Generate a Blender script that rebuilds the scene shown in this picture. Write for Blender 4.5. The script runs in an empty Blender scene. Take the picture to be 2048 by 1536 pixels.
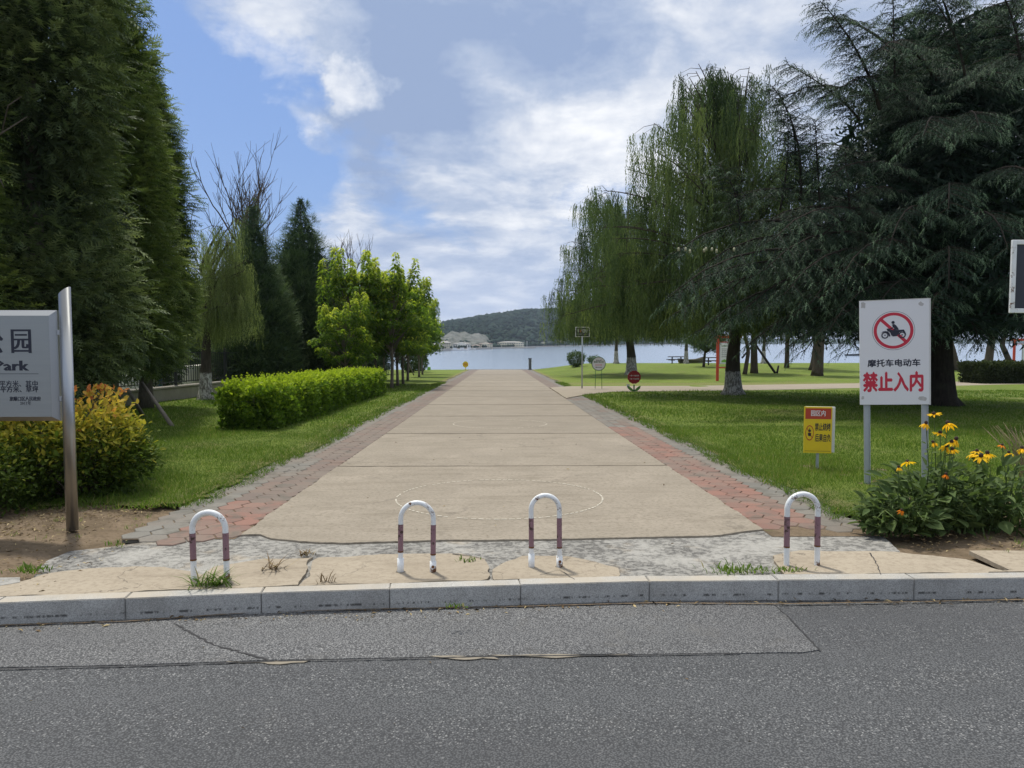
import bpy, bmesh, math, random
import numpy as np
from mathutils import Vector, Matrix, noise as mnoise
rnd = random.Random(7)
rng = np.random.default_rng(7)
R = math.radians
S = bpy.context.scene
COL = S.collection

# ------------------------------------------------------------------ camera, world, sun, exposure
CAM_H, FPX, PITCH, YAW = 1.65, 1490.0, R(3.227), R(0.96)
SLOPE = math.tan(R(1.0))                 # the park falls gently towards the water
WATER_Z = -5.0
cam_d = bpy.data.cameras.new('camera'); cam = bpy.data.objects.new('camera', cam_d); COL.objects.link(cam)
cam_d.sensor_width = 36; cam_d.lens = 36 * FPX / 2048; cam_d.clip_end = 20000; cam_d.clip_start = 0.05
cam.location = (0, 0, CAM_H); cam.rotation_euler = (R(90) - PITCH, 0, -YAW)
S.camera = cam
S.view_settings.view_transform = 'Standard'; S.view_settings.look = 'None'
S.view_settings.exposure = 0.50; S.view_settings.gamma = 1
S.cycles.use_denoising = True
S.cycles.max_bounces = 6; S.cycles.transparent_max_bounces = 8
S.cycles.transmission_bounces = 4; S.cycles.diffuse_bounces = 3; S.cycles.glossy_bounces = 3; S.cycles.volume_bounces = 0
S.cycles.sample_clamp_indirect = 6

SUN_EL, SUN_AZ = R(65), math.atan2(-0.50, 0.866)   # azimuth measured from +Y, negative = to the left
sd = Vector((math.sin(SUN_AZ) * math.cos(SUN_EL), math.cos(SUN_AZ) * math.cos(SUN_EL), math.sin(SUN_EL)))
sun_d = bpy.data.lights.new('sun', 'SUN'); sun = bpy.data.objects.new('sun', sun_d); COL.objects.link(sun)
sun_d.energy = 2.7; sun_d.angle = R(5.0); sun_d.color = (1.0, 0.95, 0.86)
sun.location = (0, 0, 60); sun.rotation_euler = sd.to_track_quat('Z', 'Y').to_euler()

def srgb(r, g, b):
    f = lambda c: (c / 255 / 12.92) if c / 255 <= 0.04045 else ((c / 255 + 0.055) / 1.055) ** 2.4
    return (f(r), f(g), f(b), 1)

class NT:
    """small helper round a node tree"""
    def __init__(s, tree): s.t = tree; s.n = tree.nodes; s.l = tree.links
    def new(s, typ, **kw):
        n = s.n.new(typ)
        for k, v in kw.items(): setattr(n, k, v)
        return n
    def put(s, sock, v):
        if v is None: return
        if isinstance(v, bpy.types.NodeSocket): s.l.new(v, sock)
        else:
            if isinstance(v, tuple) and len(v) == 3 and sock.type == 'RGBA': v = v + (1,)
            sock.default_value = v
    def math(s, op, a, b=None, clamp=False):
        n = s.new('ShaderNodeMath', operation=op, use_clamp=clamp); s.put(n.inputs[0], a); s.put(n.inputs[1], b); return n.outputs[0]
    def vmath(s, op, a, b=None, scale=None):
        n = s.new('ShaderNodeVectorMath', operation=op); s.put(n.inputs[0], a); s.put(n.inputs[1], b)
        if scale is not None: s.put(n.inputs['Scale'], scale)
        return n.outputs['Value'] if op in ('DOT_PRODUCT', 'LENGTH', 'DISTANCE') else n.outputs[0]
    def coord(s, which='Object'): return s.new('ShaderNodeTexCoord').outputs[which]
    def noise(s, scale, detail=4, rough=0.55, vec=None, dist=0.0, out=0):
        n = s.new('ShaderNodeTexNoise'); n.inputs['Scale'].default_value = scale; n.inputs['Detail'].default_value = detail
        n.inputs['Roughness'].default_value = rough; n.inputs['Distortion'].default_value = dist
        s.put(n.inputs['Vector'], vec if vec is not None else s.coord()); return n.outputs[out]
    def voro(s, scale, vec=None, feature='F1', out=0, rnd_=1.0):
        n = s.new('ShaderNodeTexVoronoi', feature=feature); n.inputs['Scale'].default_value = scale
        n.inputs['Randomness'].default_value = rnd_
        s.put(n.inputs['Vector'], vec if vec is not None else s.coord()); return n.outputs[out]
    def mapr(s, v, a, b, c=0.0, d=1.0):
        n = s.new('ShaderNodeMapRange'); n.clamp = True
        s.put(n.inputs[0], v); s.put(n.inputs[1], a); s.put(n.inputs[2], b); s.put(n.inputs[3], c); s.put(n.inputs[4], d); return n.outputs[0]
    def mix(s, f, a, b, mode='MIX'):
        n = s.new('ShaderNodeMix', data_type='RGBA', blend_type=mode, clamp_factor=True)
        s.put(n.inputs[0], f); s.put(n.inputs[6], a); s.put(n.inputs[7], b); return n.outputs[2]
    def ramp(s, f, stops):
        n = s.new('ShaderNodeValToRGB'); s.put(n.inputs[0], f); e = n.color_ramp.elements
        while len(e) < len(stops): e.new(0.5)
        for i, (p, c) in enumerate(stops):
            e[i].position = p; e[i].color = c if len(c) == 4 else tuple(c) + (1,)
        return n.outputs[0]
    def bump(s, h, strength=0.5, dist=0.01, normal=None):
        n = s.new('ShaderNodeBump'); n.inputs['Strength'].default_value = strength; n.inputs['Distance'].default_value = dist
        s.put(n.inputs['Height'], h); s.put(n.inputs['Normal'], normal); return n.outputs[0]
    def attr(s, name, out='Fac'): return s.new('ShaderNodeAttribute', attribute_name=name).outputs[out]
    def objrnd(s): return s.new('ShaderNodeObjectInfo').outputs['Random']
    def sep(s, v):
        n = s.new('ShaderNodeSeparateXYZ'); s.put(n.inputs[0], v); return n.outputs
    def comb(s, x, y, z):
        n = s.new('ShaderNodeCombineXYZ'); s.put(n.inputs[0], x); s.put(n.inputs[1], y); s.put(n.inputs[2], z); return n.outputs[0]

# ---- sky: Nishita with a broken layer of cloud
W = bpy.data.worlds.new('World'); S.world = W; W.use_nodes = True
w = NT(W.node_tree); w.n.clear()
sky = w.new('ShaderNodeTexSky', sky_type='NISHITA'); sky.sun_disc = False
sky.sun_elevation = SUN_EL; sky.sun_rotation = SUN_AZ; sky.air_density = 1.0; sky.dust_density = 1.4; sky.ozone_density = 1.6
D = w.coord('Generated')
dx, dy, dz = w.sep(D)
zz = w.math('ADD', w.math('MAXIMUM', dz, 0.0), 0.20)
cp = w.comb(w.math('DIVIDE', dx, zz), w.math('DIVIDE', dy, zz), 0.0)
def pdir(px, py):
    v = Vector((px - 1024, FPX, -(py - 768)))
    v = Matrix.Rotation(-YAW, 3, 'Z') @ (Matrix.Rotation(-PITCH, 3, 'X') @ v)
    return v.normalized()
def lobe(px, py, size_deg):      # soft patch of cloud (or gap) round one compass direction
    v = pdir(px, py)
    d = w.vmath('DOT_PRODUCT', DW, tuple(v))
    return w.mapr(d, math.cos(R(size_deg)), 1.0)
DW = w.vmath('NORMALIZE', w.vmath('ADD', D, w.vmath('SCALE', w.vmath('SUBTRACT', w.noise(9.0, 7, 0.62, D, out=1), (0.5, 0.5, 0.5)), scale=0.17)))
n1 = w.noise(1.5, 9, 0.58, w.vmath('ADD', cp, (3.7, 1.2, 0.0)), dist=0.35)
n2 = w.noise(6.5, 10, 0.64, w.vmath('ADD', cp, (0.3, 7.2, 2.0)), dist=0.25)
cov = w.math('ADD', w.math('MULTIPLY', n1, 0.75), w.math('MULTIPLY', n2, 0.30))
for (px, py, sz, amt) in [
        (1150, 60, 15, .22), (1420, 250, 14, .24), (1000, 230, 9, .15), (1850, 200, 20, .22), (560, 235, 3.6, .20), (700, 160, 2.6, .17), (680, 262, 4.0, .12),
        (860, 60, 9, .15), (1000, 560, 10, .14), (700, 480, 6, .05), (2100, 500, 18, .2), (780, 350, 1.9, .06), (640, 10, 8, .16), (480, 60, 5, .08), (820, 250, 7, .10), (700, 560, 7, .10),
        (430, 300, 9, -.20), (600, 150, 3, -.08), (820, 375, 4.0, -.12), (1190, 430, 3.5, -.12), (560, 390, 6, -.12), (350, 60, 7, -.10)]:
    cov = w.math('ADD', cov, w.math('MULTIPLY', lobe(px, py, sz), amt))
low = w.mapr(dz, 0.02, 0.17, 1.0, 0.0)          # the layer closes up towards the horizon
cov = w.math('ADD', cov, w.math('MULTIPLY', low, 0.25))
mask = w.mapr(cov, 0.455, 0.69)
shade = w.noise(2.9, 9, 0.58, w.vmath('ADD', cp, (9.1, 4.4, 1.0)), dist=0.3)
dens = w.mapr(cov, 0.60, 0.98)
br = w.math('ADD', w.math('MULTIPLY', shade, 1.25), w.math('MULTIPLY', n2, 0.55))
for (px, py, sz, amt) in [(1280, 250, 8, .22), (1180, 330, 6, .12), (700, 160, 2.6, .50), (560, 235, 2.8, .28), (960, 250, 6, .12),(1480, 80, 7, .16), (1180, 40, 7, -.16), (1650, 260, 9, -.12),
                          (760, 190, 7, -.36), (1080, 60, 9, -.16), (680, 270, 3.5, -.12), (900, 130, 7, -.14), (1750, 330, 9, -.05)]:
    br = w.math('ADD', br, w.math('MULTIPLY', lobe(px, py, sz), amt))
br = w.mapr(br, 0.60, 1.28)
ccol = w.ramp(br, [(0.0, (0.235, 0.305, 0.455)), (0.38, (0.35, 0.41, 0.53)), (0.66, (0.52, 0.555, 0.625)), (1.0, (0.72, 0.73, 0.75))])
hcol = w.mix(w.mapr(dz, 0.0, 0.16, 0.75, 0.0), ccol, (0.42, 0.485, 0.63, 1))
hcol = w.mix(w.mapr(dz, 0.40, 0.62, 0.0, 0.75), hcol, (0.70, 0.71, 0.73, 1))     # whiter cloud added above the view to brighten the fill light
cov = w.math('ADD', cov, w.mapr(dz, 0.38, 0.6, 0.0, 0.12)); cov = w.math('ADD', cov, w.mapr(dy, 0.25, -0.15, 0.0, 0.14)); mask = w.mapr(cov, 0.455, 0.69)  # extra cloud overhead and behind the camera, added to make the fill less blue
skyc = w.vmath('SCALE', sky.outputs[0], scale=0.062)
skyc = w.mix(0.45, skyc, (0.17, 0.33, 0.74, 1))
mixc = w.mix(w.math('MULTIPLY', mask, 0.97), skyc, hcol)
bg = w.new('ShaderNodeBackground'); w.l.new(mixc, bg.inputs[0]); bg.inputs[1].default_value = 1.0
SKYSTR = bg
# the tree tuples above are already scaled to the 0.05-0.1 sky strength
wo = w.new('ShaderNodeOutputWorld'); w.l.new(bg.outputs[0], wo.inputs[0])

# ------------------------------------------------------------------ geometry helpers
def ray(px, py): return pdir(px, py)
def gp(px, py, dz=0.0):
    """the point of the sloping park ground seen at a photo pixel"""
    d = ray(px, py); t = (CAM_H - dz) / (-d.z - SLOPE * d.y); return Vector((d.x * t, d.y * t, CAM_H + d.z * t))
def at(px, py, Y):
    d = ray(px, py); t = Y / d.y; return Vector((d.x * t, Y, CAM_H + d.z * t))
def smooth(t): t = min(1, max(0, t)); return t * t * (3 - 2 * t)
def gz(x, y):
    m = 0.72 * smooth((y - 46) / 32) * smooth((x - 3.2) / 7.5)
    return -SLOPE * y + m
def on(x, y, dz=0.0): return Vector((x, y, gz(x, y) + dz))

def tag(o, label=None, cat=None, group=None, kind=None):
    if label: o['label'] = label
    if cat: o['category'] = cat
    if group: o['group'] = group
    if kind: o['kind'] = kind
    return o
def empty(name, loc=(0, 0, 0), rz=0.0, label=None, cat=None, group=None, kind=None):
    o = bpy.data.objects.new(name, None); COL.objects.link(o); o.location = loc; o.rotation_euler = (0, 0, rz)
    o.empty_display_size = 0.2
    return tag(o, label, cat, group, kind)
def link(name, me, parent=None, loc=None):
    o = bpy.data.objects.new(name, me); COL.objects.link(o)
    if parent is not None: o.parent = parent
    if loc is not None: o.location = loc
    return o
def npmesh(name, V, F, mats, tint=None, smooth_=False, mi=None):
    """triangle mesh out of numpy arrays"""
    V = np.asarray(V, np.float32); F = np.asarray(F, np.int32)
    me = bpy.data.meshes.new(name); me.vertices.add(len(V)); me.vertices.foreach_set('co', V.ravel())
    me.loops.add(F.size); me.loops.foreach_set('vertex_index', F.ravel())
    me.polygons.add(len(F)); me.polygons.foreach_set('loop_start', np.arange(0, F.size, 3, dtype=np.int32))
    if mi is not None: me.polygons.foreach_set('material_index', np.asarray(mi, np.int32))
    if tint is not None:
        a = me.attributes.new('tint', 'FLOAT', 'POINT'); a.data.foreach_set('value', np.asarray(tint, np.float32))
    for m in (mats if isinstance(mats, (list, tuple)) else [mats]): me.materials.append(m)
    me.update(calc_edges=True)
    if smooth_: me.polygons.foreach_set('use_smooth', np.ones(len(F), bool))
    return me
class Acc:
    def __init__(s): s.V = []; s.F = []; s.T = []; s.n = 0
    def add(s, V, F, t=0.5):
        V = np.asarray(V, np.float32).reshape(-1, 3); F = np.asarray(F, np.int32).reshape(-1, 3)
        s.V.append(V); s.F.append(F + s.n); s.n += len(V)
        s.T.append(np.full(len(V), t, np.float32) if np.isscalar(t) else np.asarray(t, np.float32))
    def tube(s, P, rad, k=6, t=0.5, cap=True):
        P = np.asarray(P, float); n = len(P); rad = np.broadcast_to(np.asarray(rad, float), (n,))
        d = np.gradient(P, axis=0); d /= np.linalg.norm(d, axis=1)[:, None] + 1e-9
        ref = np.eye(3)[int(np.argmin(np.abs(d).max(0)))]
        a = np.cross(d, ref); a /= np.linalg.norm(a, axis=1)[:, None] + 1e-9; b = np.cross(d, a)
        th = np.linspace(0, 2 * math.pi, k, endpoint=False)
        V = P[:, None] + rad[:, None, None] * (np.cos(th)[None, :, None] * a[:, None] + np.sin(th)[None, :, None] * b[:, None])
        F = []
        for i in range(n - 1):
            for j in range(k):
                p, q = i * k + j, i * k + (j + 1) % k; F += [(p, q, q + k), (p, q + k, p + k)]
        if cap:
            for j in range(1, k - 1): F += [(0, j + 1, j), ((n - 1) * k, (n - 1) * k + j, (n - 1) * k + j + 1)]
        s.add(V.reshape(-1, 3), F, t)
    def box(s, lo, hi, t=0.5):
        x0, y0, z0 = lo; x1, y1, z1 = hi
        V = [(x0, y0, z0), (x1, y0, z0), (x1, y1, z0), (x0, y1, z0), (x0, y0, z1), (x1, y0, z1), (x1, y1, z1), (x0, y1, z1)]
        q = [(0, 3, 2, 1), (4, 5, 6, 7), (0, 1, 5, 4), (1, 2, 6, 5), (2, 3, 7, 6), (3, 0, 4, 7)]
        F = []
        for a, b, c, d in q: F += [(a, b, c), (a, c, d)]
        s.add(V, F, t)
    def mesh(s, name, mats, smooth_=False):
        return npmesh(name, np.concatenate(s.V), np.concatenate(s.F), mats, np.concatenate(s.T), smooth_)
    def link(s, name, mats, parent=None, loc=None, smooth_=False): return link(name, s.mesh(name, mats, smooth_), parent, loc)

def unit(v): return v / (np.linalg.norm(v, axis=-1, keepdims=True) + 1e-9)
def place(acc, T, F, pos, d, up, sc, tint):
    """copies of a small template (along +y, up +z) at many places"""
    T = np.asarray(T, float); F = np.asarray(F, int); n = len(pos); k = len(T)
    d = unit(d); x = unit(np.cross(d, up)); z = np.cross(x, d); sc = np.broadcast_to(np.asarray(sc, float), (n,))[:, None, None]
    V = pos[:, None] + sc * (T[None, :, 0, None] * x[:, None] + T[None, :, 1, None] * d[:, None] + T[None, :, 2, None] * z[:, None])
    FF = (F[None] + (np.arange(n) * k)[:, None, None]).reshape(-1, 3)
    acc.add(V.reshape(-1, 3), FF, np.repeat(np.broadcast_to(tint, (n,)), k))
def feather(n, blade=0.35, w_=0.035, droop=0.25, ang=0.75, seed=0):
    """flat spray of needles along a unit-long twig"""
    r = np.random.default_rng(seed); V = []; F = []
    for i in range(n):
        s = (i + 0.5) / n; side = 1 if i % 2 else -1; L = blade * (1 - 0.55 * s) * r.uniform(0.75, 1.2)
        z0 = -droop * s * s; a = ang * r.uniform(0.8, 1.2)
        k = len(V); V += [(0, s - w_, z0), (0, s + w_, z0), (side * L * math.sin(a), s + L * math.cos(a), z0 - droop * 0.3 + r.uniform(-.07, .07))]
        F.append((k, k + 1, k + 2))
    k = len(V); V += [(-w_ * .5, 0, 0), (w_ * .5, 0, 0), (0, 1.0, -droop)]; F.append((k, k + 1, k + 2))
    return np.array(V), np.array(F)
def leaf(wd=0.45, fold=0.12):
    return np.array([(0, 0, 0), (wd / 2, 0.45, fold), (0, 1, -0.06), (-wd / 2, 0.45, fold), ]), np.array([(0, 1, 2), (0, 2, 3)])
def dense_leaf(wd=0.5, fold=0.1):
    V = [(0, 0, 0), (wd * .36, .2, fold * .7), (wd * .5, .5, fold), (wd * .28, .8, fold * .5), (0, 1, -.08), (-wd * .28, .8, fold * .5), (-wd * .5, .5, fold), (-wd * .36, .2, fold * .7), (0, .5, 0)]
    F = [(i, i + 1, 8) for i in range(7)] + [(7, 0, 8)]
    return np.array(V), np.array(F)
def rdirs(n, r=rng):
    v = r.normal(size=(n, 3)); return unit(v)
def polymesh(name, pts2, thick, mats, zoff=0.0, jag=0.0, step=0.12, seed=1, zf=None, bevel=0.0):
    """flat piece with an uneven outline: pts2 = world (x, y); top follows the ground plus zoff"""
    r = random.Random(seed); P = []
    n = len(pts2)
    for i in range(n):
        a, b = Vector(pts2[i]).to_2d(), Vector(pts2[(i + 1) % n]).to_2d(); L = (b - a).length; m = max(1, int(L / step)) if jag else 1
        for k in range(m):
            p = a.lerp(b, k / m)
            if jag:
                q = mnoise.noise(Vector((p.x * 2.3 + seed, p.y * 2.3, seed * 1.7))) * jag + mnoise.noise(Vector((p.x * 9, p.y * 9, seed))) * jag * .45
                nn = Vector((-(b - a).y, (b - a).x)).normalized(); p = p + nn * q
            P.append(p)
    zf = zf or (lambda x, y: gz(x, y))
    bm = bmesh.new(); top = [bm.verts.new((p.x, p.y, zf(p.x, p.y) + zoff)) for p in P]
    f = bm.faces.new(top); f.normal_update()
    if f.normal.z < 0: f.normal_flip(); 
    ret = bmesh.ops.extrude_face_region(bm, geom=[f])
    for v in [g for g in ret['geom'] if isinstance(g, bmesh.types.BMVert)]: v.co.z += 0.0
    bot = [v for v in bm.verts if v in set(top)]
    for v in top: v.co.z -= thick
    if bevel:
        tope = [e for e in bm.edges if not any(v in set(top) for v in e.verts)]
        bmesh.ops.bevel(bm, geom=tope, offset=bevel, segments=1, affect='EDGES')
    bmesh.ops.recalc_face_normals(bm, faces=bm.faces)
    bmesh.ops.triangulate(bm, faces=[f for f in bm.faces if len(f.verts) > 4])
    me = bpy.data.meshes.new(name); bm.to_mesh(me); bm.free()
    for m in (mats if isinstance(mats, (list, tuple)) else [mats]): me.materials.append(m)
    return me
def bevbox(name, size, mat, bev=0.005, seg=1, centre=(0, 0, 0)):
    bm = bmesh.new(); bmesh.ops.create_cube(bm, size=1)
    for v in bm.verts: v.co = Vector((v.co.x * size[0] + centre[0], v.co.y * size[1] + centre[1], v.co.z * size[2] + centre[2]))
    if bev: bmesh.ops.bevel(bm, geom=bm.edges[:], offset=bev, segments=seg, affect='EDGES')
    me = bpy.data.meshes.new(name); bm.to_mesh(me); bm.free(); me.materials.append(mat); return me
def cyl(name, r1, r2, h, mat, k=16, z0=0.0, bev=0):
    bm = bmesh.new(); bmesh.ops.create_cone(bm, cap_ends=True, segments=k, radius1=r1, radius2=r2, depth=h)
    for v in bm.verts: v.co.z += h / 2 + z0
    if bev: bmesh.ops.bevel(bm, geom=[e for e in bm.edges if len(e.link_faces) == 2 and e.calc_face_angle(0) > 1], offset=bev, segments=2, affect='EDGES')
    me = bpy.data.meshes.new(name); bm.to_mesh(me); bm.free(); me.materials.append(mat)
    for p in me.polygons: p.use_smooth = len(p.vertices) == 4
    return me
def plate(name, pts, thick, mat, y=0.0, smooth_=False):
    """flat shape in the x-z plane facing -y"""
    bm = bmesh.new(); vs = [bm.verts.new((p[0], y, p[1])) for p in pts]; f = bm.faces.new(vs)
    r = bmesh.ops.extrude_face_region(bm, geom=[f])
    for v in [g for g in r['geom'] if isinstance(g, bmesh.types.BMVert)]: v.co.y += thick
    bmesh.ops.recalc_face_normals(bm, faces=bm.faces); bmesh.ops.triangulate(bm, faces=[f for f in bm.faces if len(f.verts) > 4])
    me = bpy.data.meshes.new(name); bm.to_mesh(me); bm.free(); me.materials.append(mat); return me
def ringplate(name, cx, cz, r0, r1, thick, mat, y=0.0, k=48):
    V = []; F = []
    for i in range(k):
        a = 2 * math.pi * i / k
        for rr in (r0, r1):
            for yy in (y, y + thick): V.append((cx + rr * math.cos(a), yy, cz + rr * math.sin(a)))
    for i in range(k):
        a, b = 4 * i, 4 * ((i + 1) % k)
        for p, q in ((0, 2), (2, 3), (3, 1), (1, 0)): F.append((a + p, b + p, b + q, a + q))
    me = bpy.data.meshes.new(name); me.from_pydata(V, [], F); me.materials.append(mat)
    bm = bmesh.new(); bm.from_mesh(me); bmesh.ops.recalc_face_normals(bm, faces=bm.faces); bm.to_mesh(me); bm.free(); return me
def disc(cx, cz, r, k=36, sx=1.0): return [(cx + r * sx * math.cos(2 * math.pi * i / k), cz + r * math.sin(2 * math.pi * i / k)) for i in range(k)]
def text(body, size, mat, parent, x, z, y=-0.002, bold=0.0, width=None, align='CENTER', extr=0.0008, name='lettering', shear=0, serif=False):
    c = bpy.data.curves.new(name, 'FONT'); c.body = body; c.size = size; c.align_x = align; c.align_y = 'CENTER'
    c.extrude = extr; c.materials.append(mat); c.resolution_u = 3 if size > .15 else 1 if size > .08 else 0; c.shear = shear
    tmp = bpy.data.objects.new(name, c); me = bpy.data.meshes.new_from_object(tmp); bpy.data.objects.remove(tmp)
    if bold and size > .04:          # thicker strokes: the outline repeated with a small shift (sideways only gives the look of a serif face)
        base = bmesh.new(); base.from_mesh(me); n0 = len(base.verts)
        for q, (sx, sz) in enumerate([(bold, 0), (-bold, 0)] + ([] if serif else [(0, bold), (0, -bold)])):
            m2 = me.copy(); m2.transform(Matrix.Translation((sx, sz, -0.0002 * (q + 1)))); base.from_mesh(m2); bpy.data.meshes.remove(m2)
        base.to_mesh(me); base.free()
    if not me.materials: me.materials.append(mat)
    o = bpy.data.objects.new(name, me); COL.objects.link(o); o.parent = parent; o.location = (x, y, z); o.rotation_euler = (R(90), 0, 0)
    if width:
        xs_ = [v.co.x for v in me.vertices]; d = max(xs_) - min(xs_) if xs_ else 0
        if d > 0: o.scale.x = width / d
    return o
# ------------------------------------------------------------------ materials
def mat(name, fn=None, col=None, rough=0.6, metal=0.0, spec=0.5):
    m = bpy.data.materials.new(name); m.use_nodes = True; t = NT(m.node_tree); b = t.n['Principled BSDF']
    b.inputs['Roughness'].default_value = rough; b.inputs['Metallic'].default_value = metal; b.inputs['Specular IOR Level'].default_value = spec
    if col is not None: b.inputs['Base Color'].default_value = col if len(col) == 4 else tuple(col) + (1,)
    if fn: fn(t, b)
    return m
def simple(name, c, rough=0.55, metal=0.0, dirt=0.25, scale=8):
    def f(t, b):
        n = t.noise(scale, 6, 0.6); n2 = t.noise(scale * 9, 4, 0.6)
        k = t.mapr(n, 0.35, 0.75); dk = tuple(x * 0.62 for x in c[:3]) + (1,)
        o = t.mix(t.math('MULTIPLY', k, dirt), c, dk); o = t.mix(t.math('MULTIPLY', t.mapr(n2, .55, .75), dirt * .7), o, dk)
        t.put(b.inputs['Base Color'], o); t.put(b.inputs['Roughness'], t.mapr(n, 0.3, 0.7, rough - .08, rough + .12))
        t.put(b.inputs['Normal'], t.bump(n2, 0.12, 0.002))
    return mat(name, f, metal=metal)

def f_asphalt(light, patch):
    def f(t, b):
        P = t.coord(); v = t.voro(95, P); vc = t.voro(95, P, out=1); v2 = t.voro(38, P); vc2 = t.voro(38, P, out=1)
        base = t.mix(t.mapr(t.noise(0.9, 6, .65, P), .3, .72), light[0], light[1])
        g = t.sep(vc)[0]; g2 = t.sep(vc2)[1]
        base = t.mix(t.math('MULTIPLY', t.mapr(g, .0, 1.), .75), base, light[2])
        base = t.mix(t.mapr(v, .30, .62, 0, .75), base, (0.022, 0.023, 0.025, 1))
        stone = t.math('MULTIPLY', t.mapr(g2, .88, .93), t.mapr(v2, .34, .22))
        base = t.mix(t.math('MULTIPLY', stone, .6), base, (0.28, 0.28, 0.275, 1))
        st3 = t.math('MULTIPLY', t.mapr(t.sep(vc)[2], .93, .95), t.mapr(v, .45, .3)); base = t.mix(t.math('MULTIPLY', st3, .65), base, (0.40, .40, .385, 1))
        base = t.mix(t.math('MULTIPLY', t.mapr(t.noise(3.1, 8, .7, P), .56, .75), patch), base, (0.15, 0.14, 0.12, 1))
        sx = t.noise(0.35, 3, .5, t.vmath('MULTIPLY', P, (.35, 1.6, 1))); base = t.mix(t.mapr(sx, .42, .66, 0, .42), base, (.04, .041, .043, 1))
        t.put(b.inputs['Base Color'], base); b.inputs['Roughness'].default_value = .82; b.inputs['Specular IOR Level'].default_value = .3
        h = t.math('ADD', t.math('MULTIPLY', v, -1.0), t.math('MULTIPLY', t.noise(60, 4, .7, P), .6))
        t.put(b.inputs['Normal'], t.bump(h, .55, .007))
    return f
M = {}
M['asphalt'] = mat('asphalt', f_asphalt([(.090, .095, .098, 1), (.118, .123, .126, 1), (.160, .164, .166, 1)], .10))
M['asphalt_old'] = mat('asphalt_old', f_asphalt([(.142, .146, .148, 1), (.178, .180, .180, 1), (.25, .25, .246, 1)], .40))
M['tar'] = mat('tar_seam', col=(.02, .02, .021), rough=.8)
M['grit'] = simple('grit', (.24, .21, .16, 1), .9)

def f_concrete(c1, c2, c3, pits=.3, cracks=0.0, bstr=.3, crackscale=.9):
    def f(t, b):
        P = t.coord(); rn = t.objrnd()
        P2 = t.vmath('ADD', P, t.comb(t.math('MULTIPLY', rn, 13), t.math('MULTIPLY', rn, 7), 0))
        n = t.noise(1.3, 8, .62, P2, .4); n2 = t.noise(26, 6, .65, P2); n3 = t.noise(140, 3, .6, P2)
        base = t.mix(t.mapr(n, .32, .68), c1, c2)
        base = t.mix(t.mapr(n2, .47, .68, 0, .75), base, c3)
        hs = t.noise(1.0, 7, .7, t.vmath('MULTIPLY', P2, (.8, 4.5, 1)), .5); base = t.mix(t.mapr(hs, .50, .68, 0, .55), base, c3)
        base = t.mix(t.mapr(n3, .56, .72, 0, .35), base, tuple(x * .55 for x in c3[:3]) + (1,))
        st = t.noise(.5, 5, .6, t.vmath('MULTIPLY', P2, (1, .45, 1)), .6); base = t.mix(t.mapr(st, .55, .72, 0, .42), base, tuple(x * .62 for x in c1[:3]) + (1,))
        sp = t.voro(52, P2); base = t.mix(t.math('MULTIPLY', t.mapr(sp, .13, .06), t.mapr(n, .4, .6)), base, (.45, .40, .32, 1))
        hgt = t.math('ADD', t.math('MULTIPLY', n2, .6), t.math('MULTIPLY', n3, .35))
        if cracks:
            wv = t.vmath('ADD', P2, t.vmath('SCALE', t.noise(2.2, 5, .6, P2, out=1), scale=.9))
            cr = t.voro(crackscale, wv, 'DISTANCE_TO_EDGE'); ck = t.math('MULTIPLY', t.mapr(cr, .0, .012, 1, 0), t.mapr(t.noise(.6, 2, .5, P2), .45, .55))
            base = t.mix(t.math('MULTIPLY', ck, cracks), base, (.06, .05, .04, 1)); hgt = t.math('SUBTRACT', hgt, t.math('MULTIPLY', ck, cracks))
        base = t.mix(t.math('MULTIPLY', rn, .42), base, tuple(x * .78 for x in c2[:3]) + (1,))
        t.put(b.inputs['Base Color'], base); b.inputs['Roughness'].default_value = .88; b.inputs['Specular IOR Level'].default_value = .25
        t.put(b.inputs['Normal'], t.bump(hgt, bstr, .006))
    return f
M['path'] = mat('path_concrete', f_concrete((.315, .275, .218, 1), (.25, .218, .170, 1), (.165, .140, .102, 1), cracks=.35, bstr=.6, crackscale=.33))
M['apron'] = mat('apron_concrete', f_concrete((.40, .345, .262, 1), (.33, .28, .21, 1), (.22, .18, .13, 1), cracks=.7, bstr=.5))
M['side_path'] = mat('side_path_concrete', f_concrete((.33, .285, .22, 1), (.28, .24, .18, 1), (.22, .185, .14, 1)))
def f_rough(t, b):
    P = t.coord(); n = t.noise(1.6, 7, .65, P, .7); v = t.voro(46, P); v2 = t.voro(19, t.vmath('ADD', P, t.vmath('SCALE', t.noise(9, 4, .6, P, out=1), scale=.12)), 'DISTANCE_TO_EDGE')
    base = t.mix(t.mapr(n, .38, .62), (.34, .33, .30, 1), (.215, .208, .19, 1))
    pit = t.math('MULTIPLY', t.mapr(t.noise(17, 6, .72, P), .50, .60), t.mapr(n, .38, .55, .25, 1))
    base = t.mix(t.math('MULTIPLY', pit, .8), base, (.14, .135, .125, 1))
    base = t.mix(t.mapr(v, .28, .12, 0, .5), base, (.40, .38, .35, 1))
    base = t.mix(t.mapr(t.noise(2.5, 4, .5, P), .6, .7, 0, .5), base, (.36, .30, .22, 1))
    t.put(b.inputs['Base Color'], base); b.inputs['Roughness'].default_value = .9; b.inputs['Specular IOR Level'].default_value = .2
    h = t.math('SUBTRACT', t.math('MULTIPLY', t.noise(30, 6, .7, P), .8), pit); t.put(b.inputs['Normal'], t.bump(h, .8, .012))
M['rough'] = mat('rough_concrete', f_rough)
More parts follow.
